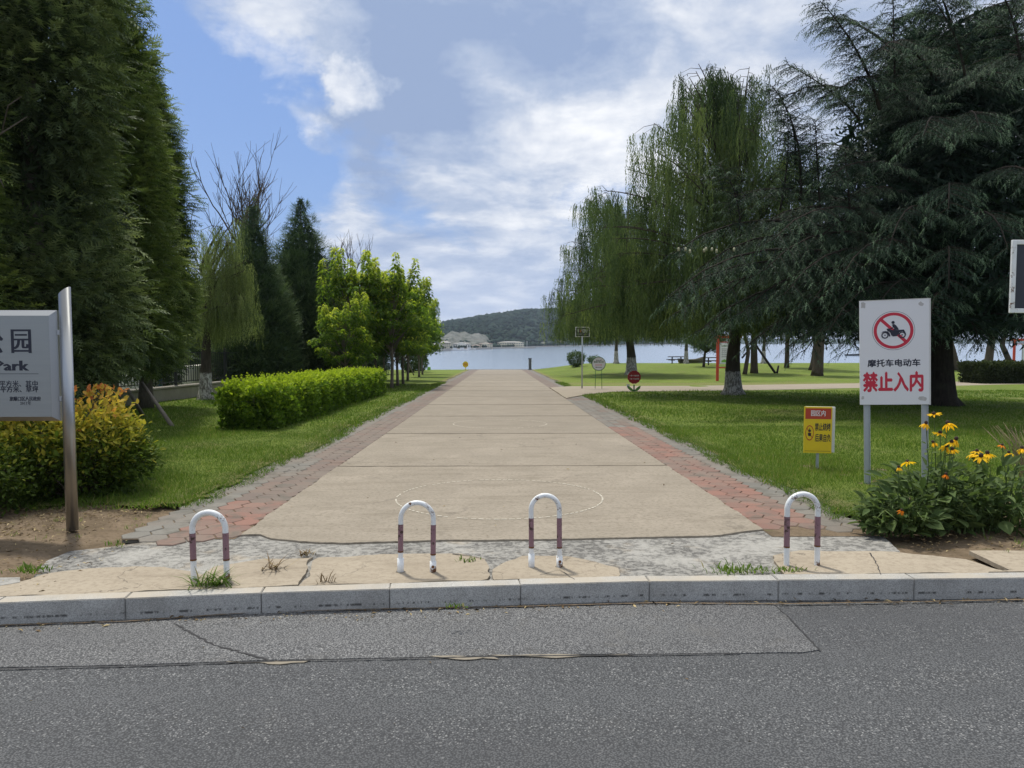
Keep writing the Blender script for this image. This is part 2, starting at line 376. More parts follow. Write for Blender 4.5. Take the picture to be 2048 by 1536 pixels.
def f_granite(t, b):
    P = t.new('ShaderNodeNewGeometry').outputs['Position']; nz = t.sep(t.new('ShaderNodeNewGeometry').outputs['Normal'])[2]
    v = t.voro(210, P, out=1); g = t.sep(v)[0]; rn = t.objrnd()
    base = t.mix(g, (.24, .245, .235, 1), (.50, .50, .48, 1)); base = t.mix(t.mapr(rn, 0, 1, 0, .25), base, (.2, .2, .2, 1))
    base = t.mix(t.mapr(t.noise(3.3, 7, .65, P), .42, .7, 0, .5), base, (.15, .145, .13, 1))
    z = t.sep(t.coord())[2]
    strk = t.math('MULTIPLY', t.mapr(t.math('ABSOLUTE', t.math('ADD', z, .105)), .012, .004), t.mapr(t.noise(16, 4, .7, t.vmath('MULTIPLY', P, (1, 1, .3))), .5, .58))
    base = t.mix(t.math('MULTIPLY', strk, .85), base, (.03, .03, .028, 1))
    dust = t.math('MULTIPLY', t.mapr(nz, .6, .95), t.mapr(t.noise(2.1, 5, .6, P), .38, .6, .2, .8)); base = t.mix(dust, base, (.40, .35, .27, 1))
    t.put(b.inputs['Base Color'], base); b.inputs['Roughness'].default_value = .72
    t.put(b.inputs['Normal'], t.bump(t.math('ADD', g, t.noise(60, 5, .7, P)), .3, .003))
M['granite'] = mat('granite', f_granite)
def f_paver(c1, c2):
    def f(t, b):
        P = t.new('ShaderNodeNewGeometry').outputs['Position']; rn = t.objrnd(); tt = t.attr('tint')
        base = t.mix(t.math('FRACT', t.math('ADD', rn, tt)), c1, c2)
        n = t.noise(1.1, 6, .6, P); base = t.mix(t.mapr(n, .42, .60, 0, .7), base, (.175, .145, .115, 1))
        base = t.mix(t.mapr(t.noise(45, 5, .7, P), .5, .7, 0, .35), base, (.10, .085, .07, 1))
        base = t.mix(t.mapr(t.noise(4, 4, .6, P), .52, .66, 0, .6), base, (.09, .085, .065, 1))
        t.put(b.inputs['Base Color'], base); b.inputs['Roughness'].default_value = .85; t.put(b.inputs['Normal'], t.bump(t.noise(70, 5, .7, P), .4, .004))
    return f
M['paver_red'] = mat('red_paver', f_paver((.245, .122, .088, 1), (.175, .098, .075, 1)))
M['paver_grey'] = mat('grey_paver', f_paver((.185, .175, .15, 1), (.135, .13, .112, 1)))
M['paver_brown'] = mat('brown_paver', f_paver((.175, .120, .092, 1), (.145, .112, .092, 1)))
def f_soil(t, b):
    P = t.coord(); n = t.noise(2.4, 8, .68, P, .5); n2 = t.noise(24, 7, .7, P)
    base = t.mix(t.mapr(n, .35, .65), (.225, .17, .115, 1), (.125, .095, .062, 1)); base = t.mix(t.mapr(n2, .48, .68, 0, .7), base, (.09, .066, .04, 1))
    base = t.mix(t.mapr(t.noise(5, 5, .6, P), .60, .74, 0, .55), base, (.10, .12, .04, 1))
    t.put(b.inputs['Base Color'], base); b.inputs['Roughness'].default_value = .95; b.inputs['Specular IOR Level'].default_value = .1
    t.put(b.inputs['Normal'], t.bump(t.math('ADD', n2, n), .9, .02))
M['soil'] = mat('soil', f_soil)
def f_lawn(t, b):
    P = t.coord(); n = t.noise(.22, 6, .6, P, .4); n2 = t.noise(3.2, 6, .7, t.vmath('MULTIPLY', P, (1, .6, 1))); n3 = t.noise(38, 5, .75, P)
    base = t.mix(t.mapr(n, .35, .65), (.125, .175, .028, 1), (.180, .235, .040, 1))
    base = t.mix(t.mapr(n2, .45, .7, 0, .55), base, (.065, .105, .018, 1)); base = t.mix(t.mapr(n3, .5, .7, 0, .5), base, (.04, .07, .014, 1))
    base = t.mix(t.mapr(t.noise(.7, 6, .65, t.vmath('ADD', P, (7, 3, 0))), .54, .70, 0, .6), base, (.19, .165, .07, 1))
    worn = t.attr('tint'); base = t.mix(t.math('MULTIPLY', worn, t.mapr(n2, .3, .55, .4, 1)), base, (.25, .20, .105, 1))
    t.put(b.inputs['Base Color'], base); b.inputs['Roughness'].default_value = .9; b.inputs['Specular IOR Level'].default_value = .15
    t.put(b.inputs['Normal'], t.bump(t.math('ADD', n3, t.math('MULTIPLY', n2, .6)), .9, .05))
M['lawn'] = mat('lawn_grass', f_lawn)

def f_leaf(stops, trans=.35, var=.35, rough=.6, ns=1.3):
    """leaf colour: per-leaf tint, patches by place, and light passing through"""
    def f(t, b):
        P = t.new('ShaderNodeNewGeometry').outputs['Position']; ti = t.attr('tint')
        n = t.noise(ns, 3, .5, P); fac = t.math('ADD', ti, t.math('MULTIPLY', t.math('SUBTRACT', n, .5), var), clamp=True)
        c = t.ramp(fac, stops)
        t.put(b.inputs['Base Color'], c); b.inputs['Roughness'].default_value = rough; b.inputs['Specular IOR Level'].default_value = .12
        tr = t.new('ShaderNodeBsdfTranslucent'); t.put(tr.inputs[0], t.mix(.5, c, t.vmath('MULTIPLY', c, (1.6, 1.75, .7)), 'MIX'))
        mx = t.new('ShaderNodeMixShader'); mx.inputs[0].default_value = trans; t.l.new(b.outputs[0], mx.inputs[1]); t.l.new(tr.outputs[0], mx.inputs[2])
        t.l.new(mx.outputs[0], t.n['Material Output'].inputs[0])
    return f
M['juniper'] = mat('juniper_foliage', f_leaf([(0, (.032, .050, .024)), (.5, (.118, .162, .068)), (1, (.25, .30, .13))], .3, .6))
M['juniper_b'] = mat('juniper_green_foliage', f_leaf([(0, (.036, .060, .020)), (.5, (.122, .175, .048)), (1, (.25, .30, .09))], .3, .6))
M['thuja'] = mat('thuja_foliage', f_leaf([(0, (.036, .064, .032)), (.5, (.088, .140, .060)), (1, (.17, .235, .095))], .15, .5))
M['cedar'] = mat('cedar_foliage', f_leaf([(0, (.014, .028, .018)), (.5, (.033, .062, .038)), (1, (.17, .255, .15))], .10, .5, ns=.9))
M['willow'] = mat('willow_foliage', f_leaf([(0, (.034, .060, .022)), (.45, (.090, .135, .046)), (1, (.23, .285, .085))], .28, .75, ns=.7))
M['willow_pale'] = mat('pale_willow_foliage', f_leaf([(0, (.08, .11, .045)), (.5, (.19, .235, .09)), (1, (.34, .38, .17))], .42, .5))
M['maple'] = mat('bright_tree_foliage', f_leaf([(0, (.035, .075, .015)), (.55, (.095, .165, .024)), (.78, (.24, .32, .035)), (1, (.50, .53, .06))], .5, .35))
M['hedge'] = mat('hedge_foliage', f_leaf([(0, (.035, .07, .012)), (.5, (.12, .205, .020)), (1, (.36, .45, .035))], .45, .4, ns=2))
M['hedge_dark'] = mat('dark_hedge_foliage', f_leaf([(0, (.02, .028, .012)), (.5, (.035, .05, .018)), (1, (.07, .09, .03))], .2, .4))
M['bush'] = mat('bush_foliage', f_leaf([(0, (.03, .055, .02)), (.5, (.06, .10, .03)), (1, (.12, .17, .05))], .3, .4))
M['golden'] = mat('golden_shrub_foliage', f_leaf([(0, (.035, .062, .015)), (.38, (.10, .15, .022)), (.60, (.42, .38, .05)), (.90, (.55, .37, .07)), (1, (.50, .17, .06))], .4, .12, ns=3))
M['flowerleaf'] = mat('flower_plant_leaf', f_leaf([(0, (.035, .06, .02)), (.5, (.075, .12, .04)), (1, (.14, .19, .07))], .3, .3, ns=4))
M['petal'] = mat('yellow_petal', f_leaf([(0, (.78, .40, .01)), (.5, (.86, .52, .015)), (1, (.92, .62, .03))], .4, .3))
M['petal_orange'] = mat('orange_petal', f_leaf([(0, (.62, .13, .01)), (.5, (.75, .24, .02)), (1, (.85, .34, .02))], .35, .3))
M['grass'] = mat('grass_blades', f_leaf([(0, (.050, .092, .014)), (.5, (.095, .165, .022)), (.85, (.16, .235, .04)), (1, (.32, .27, .12))], .4, .35, ns=.8))
M['dry'] = mat('dry_twigs', col=(.25, .19, .12), rough=.9)
M['litter'] = mat('leaf_litter', f_leaf([(0, (.035, .025, .014)), (.5, (.15, .10, .05)), (1, (.46, .37, .20))], .1, .2))
M['flower_core'] = mat('flower_centre', col=(.035, .02, .012), rough=.9)
def f_bark(c1, c2, white=0.0, grain=1.0):
    def f(t, b):
        P = t.coord(); Pg = t.vmath('MULTIPLY', P, (1, 1, .22)); n = t.noise(16 * grain, 8, .7, Pg, .6); n2 = t.noise(3, 4, .6, P)
        base = t.mix(t.mapr(n, .35, .65), c1, c2); base = t.mix(t.mapr(n2, .5, .7, 0, .3), base, (.07, .075, .045, 1))
        if white:
            z = t.sep(P)[2]; e = t.math('ADD', z, t.math('MULTIPLY', t.math('SUBTRACT', t.noise(6, 5, .6, P), .5), .25))
            k = t.mapr(e, white - .02, white + .03, 1, 0); flake = t.mapr(t.noise(14, 7, .72, t.vmath('MULTIPLY', P, (1, 1, .45)), .5), .44, .54, 1, .22)
            base = t.mix(t.math('MULTIPLY', k, flake), base, (.50, .49, .46, 1))
        t.put(b.inputs['Base Color'], base); b.inputs['Roughness'].default_value = .92; b.inputs['Specular IOR Level'].default_value = .15
        t.put(b.inputs['Normal'], t.bump(n, 1, .03))
    return f
M['bark'] = mat('bark', f_bark((.055, .043, .032, 1), (.105, .085, .065, 1)))
M['bark_grey'] = mat('grey_bark', f_bark((.12, .10, .08, 1), (.21, .185, .15, 1), grain=2))
M['bark_dark'] = mat('dark_bark', f_bark((.022, .018, .015, 1), (.045, .037, .03, 1)))
M['bark_white'] = mat('whitewashed_bark', f_bark((.045, .037, .03, 1), (.085, .07, .055, 1), 1.02))
M['bark_white_tall'] = mat('whitewashed_bark_tall', f_bark((.05, .042, .034, 1), (.10, .085, .065, 1), 1.35))
M['pole_wood'] = simple('pole_wood', (.19, .165, .135, 1), .85, dirt=.5)
M['steel'] = mat('brushed_steel', col=(.40, .41, .41), rough=.34, metal=1.0)
def f_panel(t, b):
    n = t.noise(40, 4, .6, t.vmath('MULTIPLY', t.coord(), (.04, 1, 1))); t.put(b.inputs['Base Color'], t.mix(n, (.30, .318, .312, 1), (.38, .398, .388, 1)))
    b.inputs['Metallic'].default_value = .85; t.put(b.inputs['Roughness'], t.mapr(n, .3, .7, .36, .5))
M['panel'] = mat('brushed_panel', f_panel)
M['galv'] = simple('galvanised', (.42, .46, .49, 1), .5, metal=.55, dirt=.3)
def f_paintwhite(t, b):
    P = t.coord(); r = t.mapr(t.noise(11, 8, .75, P), .56, .60); r2 = t.mapr(t.noise(3.4, 3, .5, t.vmath('ADD', P, (4, 2, 1))), .40, .50)
    k = t.math('MULTIPLY', r, r2); base = t.mix(t.mapr(t.noise(5, 6, .6, P), .45, .7, 0, .5), (.76, .78, .78, 1), (.56, .55, .50, 1))
    base = t.mix(k, base, t.mix(t.noise(22, 3, .5, P), (.24, .095, .03, 1), (.07, .035, .02, 1))); t.put(b.inputs['Base Color'], base)
    t.put(b.inputs['Roughness'], t.mapr(k, 0, 1, .38, .9)); t.put(b.inputs['Normal'], t.bump(t.math('MULTIPLY', k, -1.0), .5, .002))
M['hoop_white'] = mat('chipped_white_paint', f_paintwhite)
def f_paintmaroon(t, b):
    P = t.coord(); k = t.math('MULTIPLY', t.mapr(t.noise(11, 7, .7, P), .55, .60), t.mapr(t.noise(3.0, 3, .5, P), .45, .55)); base = t.mix(t.noise(7, 5, .6, P), (.29, .165, .185, 1), (.19, .10, .12, 1))
    base = t.mix(k, base, (.055, .03, .02, 1)); t.put(b.inputs['Base Color'], base); t.put(b.inputs['Roughness'], t.mapr(k, 0, 1, .5, .9)); t.put(b.inputs['Normal'], t.bump(t.math('MULTIPLY', k, -1.0), .5, .002))
M['hoop_maroon'] = mat('faded_maroon_paint', f_paintmaroon)
M['rust'] = simple('rust', (.17, .07, .025, 1), .9, dirt=.6, scale=40)
M['sign_white'] = simple('sign_white', (.68, .69, .71, 1), .4, dirt=.06, scale=4)
M['sign_edge'] = simple('sign_edge', (.60, .60, .58, 1), .5, dirt=.2)
M['tape'] = simple('tape_residue', (.46, .45, .44, 1), .7, dirt=.6, scale=20)
M['sign_red'] = mat('sign_red', col=(.50, .018, .045), rough=.45)
M['sign_black'] = mat('sign_black', col=(.012, .015, .03), rough=.5)
M['sign_yellow'] = simple('sign_yellow', (.72, .52, .015, 1), .45, dirt=.2)
M['sign_brick'] = mat('sign_brick_red', col=(.42, .05, .022), rough=.5)
M['red_paint'] = simple('red_paint', (.52, .05, .02, 1), .45, dirt=.3)
M['white_frame'] = mat('rusty_white_frame', f_paintwhite)
M['dark_panel'] = simple('dark_panel', (.02, .024, .032, 1), .35, dirt=.3)
M['green_sign'] = mat('sign_green', col=(.025, .12, .03), rough=.5)
M['lime_sign'] = mat('sign_lime', col=(.16, .38, .05), rough=.5)
M['flower_red'] = simple('flower_sign_red', (.36, .015, .018, 1), .5, dirt=.2)
M['fence_dark'] = simple('dark_fence_metal', (.022, .025, .028, 1), .5, dirt=.3)
M['plinth'] = simple('plinth_stone', (.26, .24, .20, 1), .9, dirt=.5, scale=3)
M['timber_dark'] = simple('dark_timber', (.035, .03, .028, 1), .8, dirt=.4)
M['blue_paint'] = simple('blue_paint', (.02, .07, .22, 1), .5)
M['bwall'] = simple('cream_wall', (.86, .78, .60, 1), .85, dirt=.2, scale=.2)
M['bwall2'] = simple('white_wall', (.86, .83, .76, 1), .85, dirt=.2, scale=.2)
M['broof'] = simple('tile_roof', (.26, .20, .17, 1), .85, dirt=.4, scale=.4)
M['broof2'] = simple('grey_roof', (.28, .27, .25, 1), .85, dirt=.4, scale=.4)
M['bglass'] = mat('far_window_glass', col=(.045, .055, .07), rough=.2)
M['seawall'] = simple('seawall_concrete', (.34, .33, .31, 1), .9, dirt=.5, scale=.3)
def f_forest(t, b):
    P = t.coord(); n = t.noise(.012, 8, .62, P); v = t.voro(.09, P); v2 = t.noise(.09, 6, .7, P)
    base = t.mix(t.mapr(n, .35, .65), (.016, .034, .027, 1), (.032, .056, .040, 1)); base = t.mix(t.mapr(v, .2, .75, 0, .7), base, (.010, .020, .015, 1)); base = t.mix(t.mapr(v2, .52, .7, 0, .5), base, (.065, .09, .045, 1))
    t.put(b.inputs['Base Color'], base); b.inputs['Roughness'].default_value = 1; b.inputs['Specular IOR Level'].default_value = .05; t.put(b.inputs['Normal'], t.bump(t.math('MULTIPLY', v, -1.0), .8, 4))
M['forest'] = mat('forest_canopy', f_forest)
def f_rock(t, b):
    P = t.coord(); n = t.noise(.05, 8, .72, P, 1.0); v2 = t.noise(.16, 6, .7, P)
    base = t.mix(t.mapr(n, .36, .62), (.165, .17, .155, 1), (.10, .105, .092, 1)); base = t.mix(t.mapr(v2, .50, .58, 0, .85), base, (.035, .05, .034, 1)); t.put(b.inputs['Base Color'], base); b.inputs['Roughness'].default_value = 1
    t.put(b.inputs['Normal'], t.bump(v2, .8, 2))
M['rock'] = mat('quarry_rock', f_rock)
def f_water(t, b):
    P = t.coord(); b.inputs['Base Color'].default_value = (.18, .24, .31, 1); b.inputs['Roughness'].default_value = .16; b.inputs['IOR'].default_value = 1.33
    n = t.noise(.55, 5, .6, t.vmath('MULTIPLY', P, (.45, 1.0, 1))); n2 = t.noise(.02, 4, .6, t.vmath('MULTIPLY', P, (.25, 2.2, 1)))
    bn = t.new('ShaderNodeBump'); bn.inputs['Distance'].default_value = .22; t.put(bn.inputs['Strength'], t.mapr(n2, .35, .65, .03, .22)); t.put(bn.inputs['Height'], n); t.put(b.inputs['Normal'], bn.outputs[0])
M['water'] = mat('lake_water', f_water)
# ------------------------------------------------------------------ the ground, road and kerb
XL, XR = -2.40, 2.50                      # inner edges of the concrete walk
rzf = lambda x, y: -SLOPE * y
def road_line(px_, py_, dz):
    p = gp(px_, py_, dz); return (p.x, p.y)
KH = 0.15
# front top edge of the kerb (pixels along the photograph turned into ground points)
kerb_px = [(-520, 1226), (-270, 1216), (-10, 1207), (250, 1197), (522, 1186), (779, 1178), (1041, 1170), (1299, 1163), (1557, 1161), (1829, 1159), (2090, 1156), (2350, 1153), (2600, 1150)]
kerb_pts = [gp(a, b) for a, b in kerb_px]
def kerb_y(x, back=0.0):
    P = kerb_pts
    if x <= P[0].x: a, b = P[0], P[1]
    elif x >= P[-1].x: a, b = P[-2], P[-1]
    else:
        for a, b in zip(P, P[1:]):
            if a.x <= x <= b.x: break
    return a.y + (b.y - a.y) * (x - a.x) / (b.x - a.x) + back
# road sheet, slightly cambered, ends under the kerb
def grid(name, xs, ys, zf, m, keep=None, kind='structure', tintf=None):
    xs = np.asarray(xs); ys = np.asarray(ys); V = []; T = []
    for y in ys:
        for x in xs:
            yy = y(x) if callable(y) else y; V.append((x, yy, zf(x, yy))); T.append(tintf(x, yy) if tintf else 0.)
    nx = len(xs); F = []
    for j in range(len(ys) - 1):
        for i in range(nx - 1):
            if keep and not keep(.5 * (xs[i] + xs[i + 1]), .5 * (ys[j] + ys[j + 1])): continue
            a = j * nx + i; F += [(a, a + 1, a + 1 + nx), (a, a + 1 + nx, a + nx)]
    o = link(name, npmesh(name, V, F, m, T, True)); tag(o, kind=kind); return o
xs = np.concatenate([[-200, -60, -20], np.linspace(-10, 10, 81), [20, 60, 200]])
V = []; F = []
ys = np.concatenate([[-120, -30, -8], np.linspace(-2, 4.0, 13)])
for x in xs:
    for y in ys: V.append((x, y, -SLOPE * y - KH + 0.004 * mnoise.noise(Vector((x * .8, y * .8, 0)))))
    V.append((x, kerb_y(max(-9, min(9, x)), 0.05), -SLOPE * kerb_y(max(-9, min(9, x)), .05) - KH))
ny = len(ys) + 1
for i in range(len(xs) - 1):
    for j in range(ny - 1):
        a = i * ny + j; F += [(a, a + ny, a + ny + 1), (a, a + ny + 1, a + 1)]
road = link('road', npmesh('road', V, F, M['asphalt'], smooth_=True)); tag(road, kind='structure')
# older, coarser strip of asphalt along the kerb
def rp(px, py, extra=0.0): p = gp(px, py, -KH); return (p.x, p.y)
strip = [(-9, rp(-1, 1337)[1] - .10)] + [rp(0, 1337), rp(280, 1331), rp(540, 1322), rp(1000, 1312), rp(1300, 1309), rp(1600, 1306), rp(1638, 1301), rp(1560, 1222)]
strip += [(kerb_pts[8].x, kerb_pts[8].y + .04)] + [(p.x, p.y + .04) for p in reversed(kerb_pts[:8])]
o = link('old_asphalt_strip', polymesh('old_asphalt_strip', strip, .02, M['asphalt_old'], zoff=-KH + .006, jag=.012, step=.12, seed=4, zf=rzf)); tag(o, kind='structure')
def crack(name, pxs, width, m, dz, seed, jag=.02, parent=None, step=.035):
    """a narrow uneven dark fill along a line of photo pixels; a ribbon with depth"""
    r = random.Random(seed); pts = [gp(a, b, dz) for a, b in pxs]; L = []
    for a, b in zip(pts, pts[1:]):
        n = max(1, int((b - a).length / step))
        for k in range(n):
            p = a.lerp(b, k / n); L.append(Vector((p.x + r.uniform(-jag, jag) * .6, p.y + r.uniform(-jag, jag) * .35)))
    L.append(pts[-1].to_2d()); V = []; F = []
    for i, p in enumerate(L):
        d = (L[min(i + 1, len(L) - 1)] - L[max(i - 1, 0)]).normalized(); nrm = Vector((-d.y, d.x)); ww = width * r.uniform(.35, 1.3) * .5
        for s in (1, -1): q = p + nrm * ww * s; V.append((q.x, q.y, rzf(q.x, q.y) + dz + .003))
        if i: a = 2 * i; F += [(a - 2, a - 1, a + 1), (a - 2, a + 1, a)]
    o = link(name, npmesh(name, V, F, m), parent)
    if parent is None: tag(o, kind='structure')
    return o
crack('asphalt_crack', [(350, 1248), (385, 1268), (430, 1290), (480, 1305), (540, 1322)], .016, M['tar'], -KH + .006, 1)
crack('asphalt_seam', [(-200, 1343), (0, 1338), (280, 1332), (540, 1323), (1000, 1313), (1300, 1310), (1480, 1307)], .014, M['tar'], -KH + .006, 2, .006)
crack('asphalt_seam', [(1552, 1212), (1580, 1238), (1612, 1272), (1640, 1302)], .010, M['tar'], -KH + .006, 3, .008)
for k_, (a0, b0, a1, b1, sd_) in enumerate([(860, 1314, 1000, 1318, 5), (960, 1312, 1265, 1311, 6), (450, 1326, 620, 1324, 7)]):
    pts = [rp(a0, b0), rp((a0 + a1) / 2, (b0 + b1) / 2 + 7), rp(a1, b1), rp((a0 + a1) / 2, (b0 + b1) / 2 - 2)]
    o = link('dust_patch', polymesh('dust_patch', pts, .004, M['grit'], zoff=-KH + .0075, jag=.05, step=.03, seed=sd_, zf=rzf)); tag(o, kind='structure')
# kerb stones
kerb = empty('kerb', (0, 0, 0), kind='structure')
KW = 0.13
for i in range(len(kerb_pts) - 1):
    a, b = kerb_pts[i], kerb_pts[i + 1]; L = (b - a).length - .004; d = (b - a).normalized()
    bm = bmesh.new(); bmesh.ops.create_cube(bm, size=1)
    for v in bm.verts: v.co = Vector(((v.co.x) * L, (v.co.y + .5) * KW, (v.co.z - .5) * .32))
    bmesh.ops.bevel(bm, geom=[e for e in bm.edges], offset=.005, segments=2, affect='EDGES')
    me = bpy.data.meshes.new('kerb_stone'); bm.to_mesh(me); bm.free(); me.materials.append(M['granite'])
    o = link('kerb_stone', me, kerb); mid = (a + b) / 2; o.location = (mid.x, mid.y, mid.z + rnd.uniform(-.003, .003) + .004)
    o.rotation_euler = (rnd.uniform(-.012, .012), -math.asin(d.z), math.atan2(d.y, d.x))
crack('kerb_gap_dirt', [(0, 1251), (250, 1243), (522, 1224), (779, 1218), (1041, 1213), (1299, 1206), (1557, 1208), (1829, 1204), (2100, 1198)], .02, M['soil'], -KH + .012, 9, .008)

# soil under everything in the park front
def soilz(x, y): return -SLOPE * y - .062 + .012 * mnoise.noise(Vector((x * 2.1, y * 2.1, 3))) + .010 * mnoise.noise(Vector((x * 7, y * 7, 1)))
V = []; F = []; xs = np.concatenate([[-60, -30, -14], np.linspace(-10, 10, 161), [14, 30, 60]]); ts = np.linspace(0, 1, 50)
def soil_side(x):   # bank of soil is higher where nothing is paved
    return .062 * (smooth((-3.5 - x) / .9) + smooth((x - 3.9) / .7))
for x in xs:
    y0 = kerb_y(max(-9, min(9, x)), KW - .01)
    for t_ in ts: y = y0 + (11 - y0) * t_; V.append((x, y, soilz(x, y) + soil_side(x) * min(1, t_ * 12)))
n = len(ts)
for i in range(len(xs) - 1):
    for j in range(n - 1):
        a = i * n + j; F += [(a, a + n, a + n + 1), (a, a + n + 1, a + 1)]
o = link('soil', npmesh('soil', V, F, M['soil'], smooth_=True)); tag(o, kind='structure')

def inpoly(x, y, P):
    c = False; n = len(P); j = n - 1
    for i in range(n):
        if (P[i][1] > y) != (P[j][1] > y) and x < (P[j][0] - P[i][0]) * (y - P[i][1]) / (P[j][1] - P[i][1]) + P[i][0]: c = not c
        j = i
    return c
SIDE = [(2.52, 28.0), (3.5, 30.6), (5.0, 32.9), (11, 34.0), (20, 37.2), (28, 40.6), (60, 50), (60, 55), (28, 45.0), (20, 42.2), (10, 39.2), (5.2, 39.0), (3.6, 38.7), (2.52, 37.4)]
END_Y = 84.0
def edge_l(y): return -3.42 - .10 * mnoise.noise(Vector((y * .5, 0, 1))) - .09 * mnoise.noise(Vector((y * 2.3, 0, 2))) - .05 * mnoise.noise(Vector((y * 7, 0, 2)))+ (.12 if 12.5 < y < 16 else 0)
def edge_r(y): return 3.58 + .10 * mnoise.noise(Vector((y * .5, 5, 1))) + .09 * mnoise.noise(Vector((y * 2.3, 5, 2))) + .05 * mnoise.noise(Vector((y * 7, 5, 2)))
def front_l(x): return 8.2 + .16 * (-3.4 - x) * 0 + .30 * mnoise.noise(Vector((x * .9, 0, 4))) + .16 * mnoise.noise(Vector((x * 4, 0, 4))) 
def front_r(x): return 7.35 + .18 * mnoise.noise(Vector((x * 1.2, 0, 6))) + .10 * mnoise.noise(Vector((x * 5, 0, 4))) + (0.9 * smooth((x - 4.2) / 1.5))
def in_lawn(x, y, m=0.0):
    if x < 0: ok = x < edge_l(y) + m and y > front_l(x) - m
    else: ok = x > edge_r(y) - m and y > front_r(x) - m
    if not ok: return False
    return not inpoly(x, y, SIDE)
def worn(x, y):
    e = min(abs(x - edge_l(y)) if x < 0 else abs(x - edge_r(y)), (y - front_l(x)) if x < 0 else (y - front_r(x)) + .2)
    w_ = max(0., 1 - e / .45) * .8
    if x > 2 and 40 < y < 47: w_ = max(w_, .55 * (1 - abs(y - 41.8) / 3.2))
    return max(0., min(1., w_))
def lawnz(x, y): return gz(x, y) + .012 + .02 * mnoise.noise(Vector((x * .35, y * .35, 0)))
xa = np.concatenate([[-200, -110, -60, -40, -30], np.arange(-22, -9, .6), np.arange(-9, -3, .12)])
ya = np.concatenate([np.arange(7.6, 16, .12), np.arange(16, 40, .4), np.arange(40, 84.5, 1.1)])
grid('lawn', xa, ya, lawnz, M['lawn'], lambda x, y: in_lawn(x, y), tintf=worn)
xb = np.concatenate([np.arange(3, 9, .12), np.arange(9, 22, .6), [30, 40, 60, 110, 200]])
grid('lawn', xb, ya, lawnz, M['lawn'], lambda x, y: in_lawn(x, y) or inpoly(x, y, SIDE), tintf=worn)
# bank falling to the water
def bankz(x, y): return lawnz(x, 84.3) - (y - 84.2) * .62 if abs(x) > 3.4 else -SLOPE * 84.3 - .02 - (y - 84.2) * .7
grid('bank', np.concatenate([[-200, -60], np.arange(-30, 31, 2), [60, 200]]), [84.2, 84.9, 86, 88, 92, 96], bankz, M['seawall'])
V = [(-9000, 86, WATER_Z), (9000, 86, WATER_Z), (9000, 12000, WATER_Z), (-9000, 12000, WATER_Z)]
o = link('water', npmesh('water', V, [(0, 1, 2), (0, 2, 3)], M['water'])); tag(o, kind='structure')
# under-sheet so that nothing behind the lawn edges is open
o = link('ground', npmesh('ground', [(-200, 5.4, -SLOPE * 5.4 - .3), (200, 5.4, -SLOPE * 5.4 - .3), (200, 84.4, -SLOPE * 84.4 - .3), (-200, 84.4, -SLOPE * 84.4 - .3)], [(0, 1, 2), (0, 2, 3)], M['soil'])); tag(o, kind='structure')

# ---- the concrete walk in slabs
M['joint_dirt'] = simple('joint_dirt', (.165, .138, .10, 1), .95, dirt=.5, scale=3)
path = empty('path', (0, 0, 0), kind='structure')
joints = [6.75, 11.0, 15.6, 20.1, 24.8, 29.6, 34.4, 39.2, 44.0, 48.8, 53.6, 58.4, 63.2, 68.0, 72.8, 77.6, 84.0]
for i in range(len(joints) - 1):
    y0, y1 = joints[i] + .011, joints[i + 1] - .011
    if i == 0:
        fr = [gp(a, b) for a, b in [(1528, 1058), (1440, 1069), (1300, 1074), (1100, 1078), (900, 1079), (700, 1085), (600, 1082), (545, 1076), (520, 1068), (480, 1069)]]
        pts = [(p.x, p.y) for p in fr] + [(XL, y1), (XR, y1)]
        me = polymesh('path_slab', pts, .05, M['path'], zoff=0, jag=.026, step=.03, seed=3, zf=rzf, bevel=.004)
    else:
        me = polymesh('path_slab', [(XR - .003 * i % .01, y0), (XL, y0), (XL, y1), (XR, y1)], .05, M['path'], zoff=rnd.uniform(-.003, .003), zf=rzf, bevel=.006)
    link('path_slab', me, path)
for i, y in enumerate(joints[1:-1]):
    w_ = .016 if i < 3 else .028
    link('joint_fill', polymesh('joint_fill', [(XR - .01, y - w_), (XR - .01, y + w_), (XL + .01, y + w_), (XL + .01, y - w_)], .004, M['joint_dirt'], zoff=.0042, jag=.03, step=.06, seed=60 + i, zf=rzf), path)
o = link('side_path', polymesh('side_path', SIDE, .03, M['side_path'], zoff=.022, jag=.06, step=.35, seed=6, zf=gz)); tag(o, kind='structure')
o = link('quay_edge', polymesh('quay_edge', [(-4.2, 83.9), (5.0, 83.9), (5.0, 84.5), (-4.2, 84.5)], .5, M['seawall'], zoff=.03, zf=rzf)); tag(o, kind='structure')
# faint painted circles let into the walk
def circle(px, py, r, dash, gap, seed, frac=1.0, w_=.016):
    c = gp(px, py); acc = Acc(); rr = random.Random(seed); n = int(2 * math.pi * r / (dash + gap))
    for i in range(n):
        if rr.random() > frac: continue
        a0 = 2 * math.pi * i / n; a1 = a0 + dash / r * rr.uniform(.75, 1.1); V = []
        for a in np.linspace(a0, a1, 3):
            for q in (r - w_ * rr.uniform(.4, .7), r + w_ * rr.uniform(.4, .7)): x = c.x + q * math.cos(a); y = c.y + q * math.sin(a); V.append((x, y, rzf(x, y) + .0042))
        acc.add(V, [(0, 1, 3), (0, 3, 2), (2, 3, 5), (2, 5, 4)])
    acc.link('painted_circle', M['chalk'], path)
M['chalk'] = simple('chalk_paint', (.60, .56, .46, 1), .9, dirt=.5, scale=6)
circle(999, 994, 1.19, .055, .022, 1, .94)
circle(1000, 847.5, 1.12, .06, .03, 2, .86, .02)
circle(1000, 799, 1.12, .05, .12, 3, .30, .02)

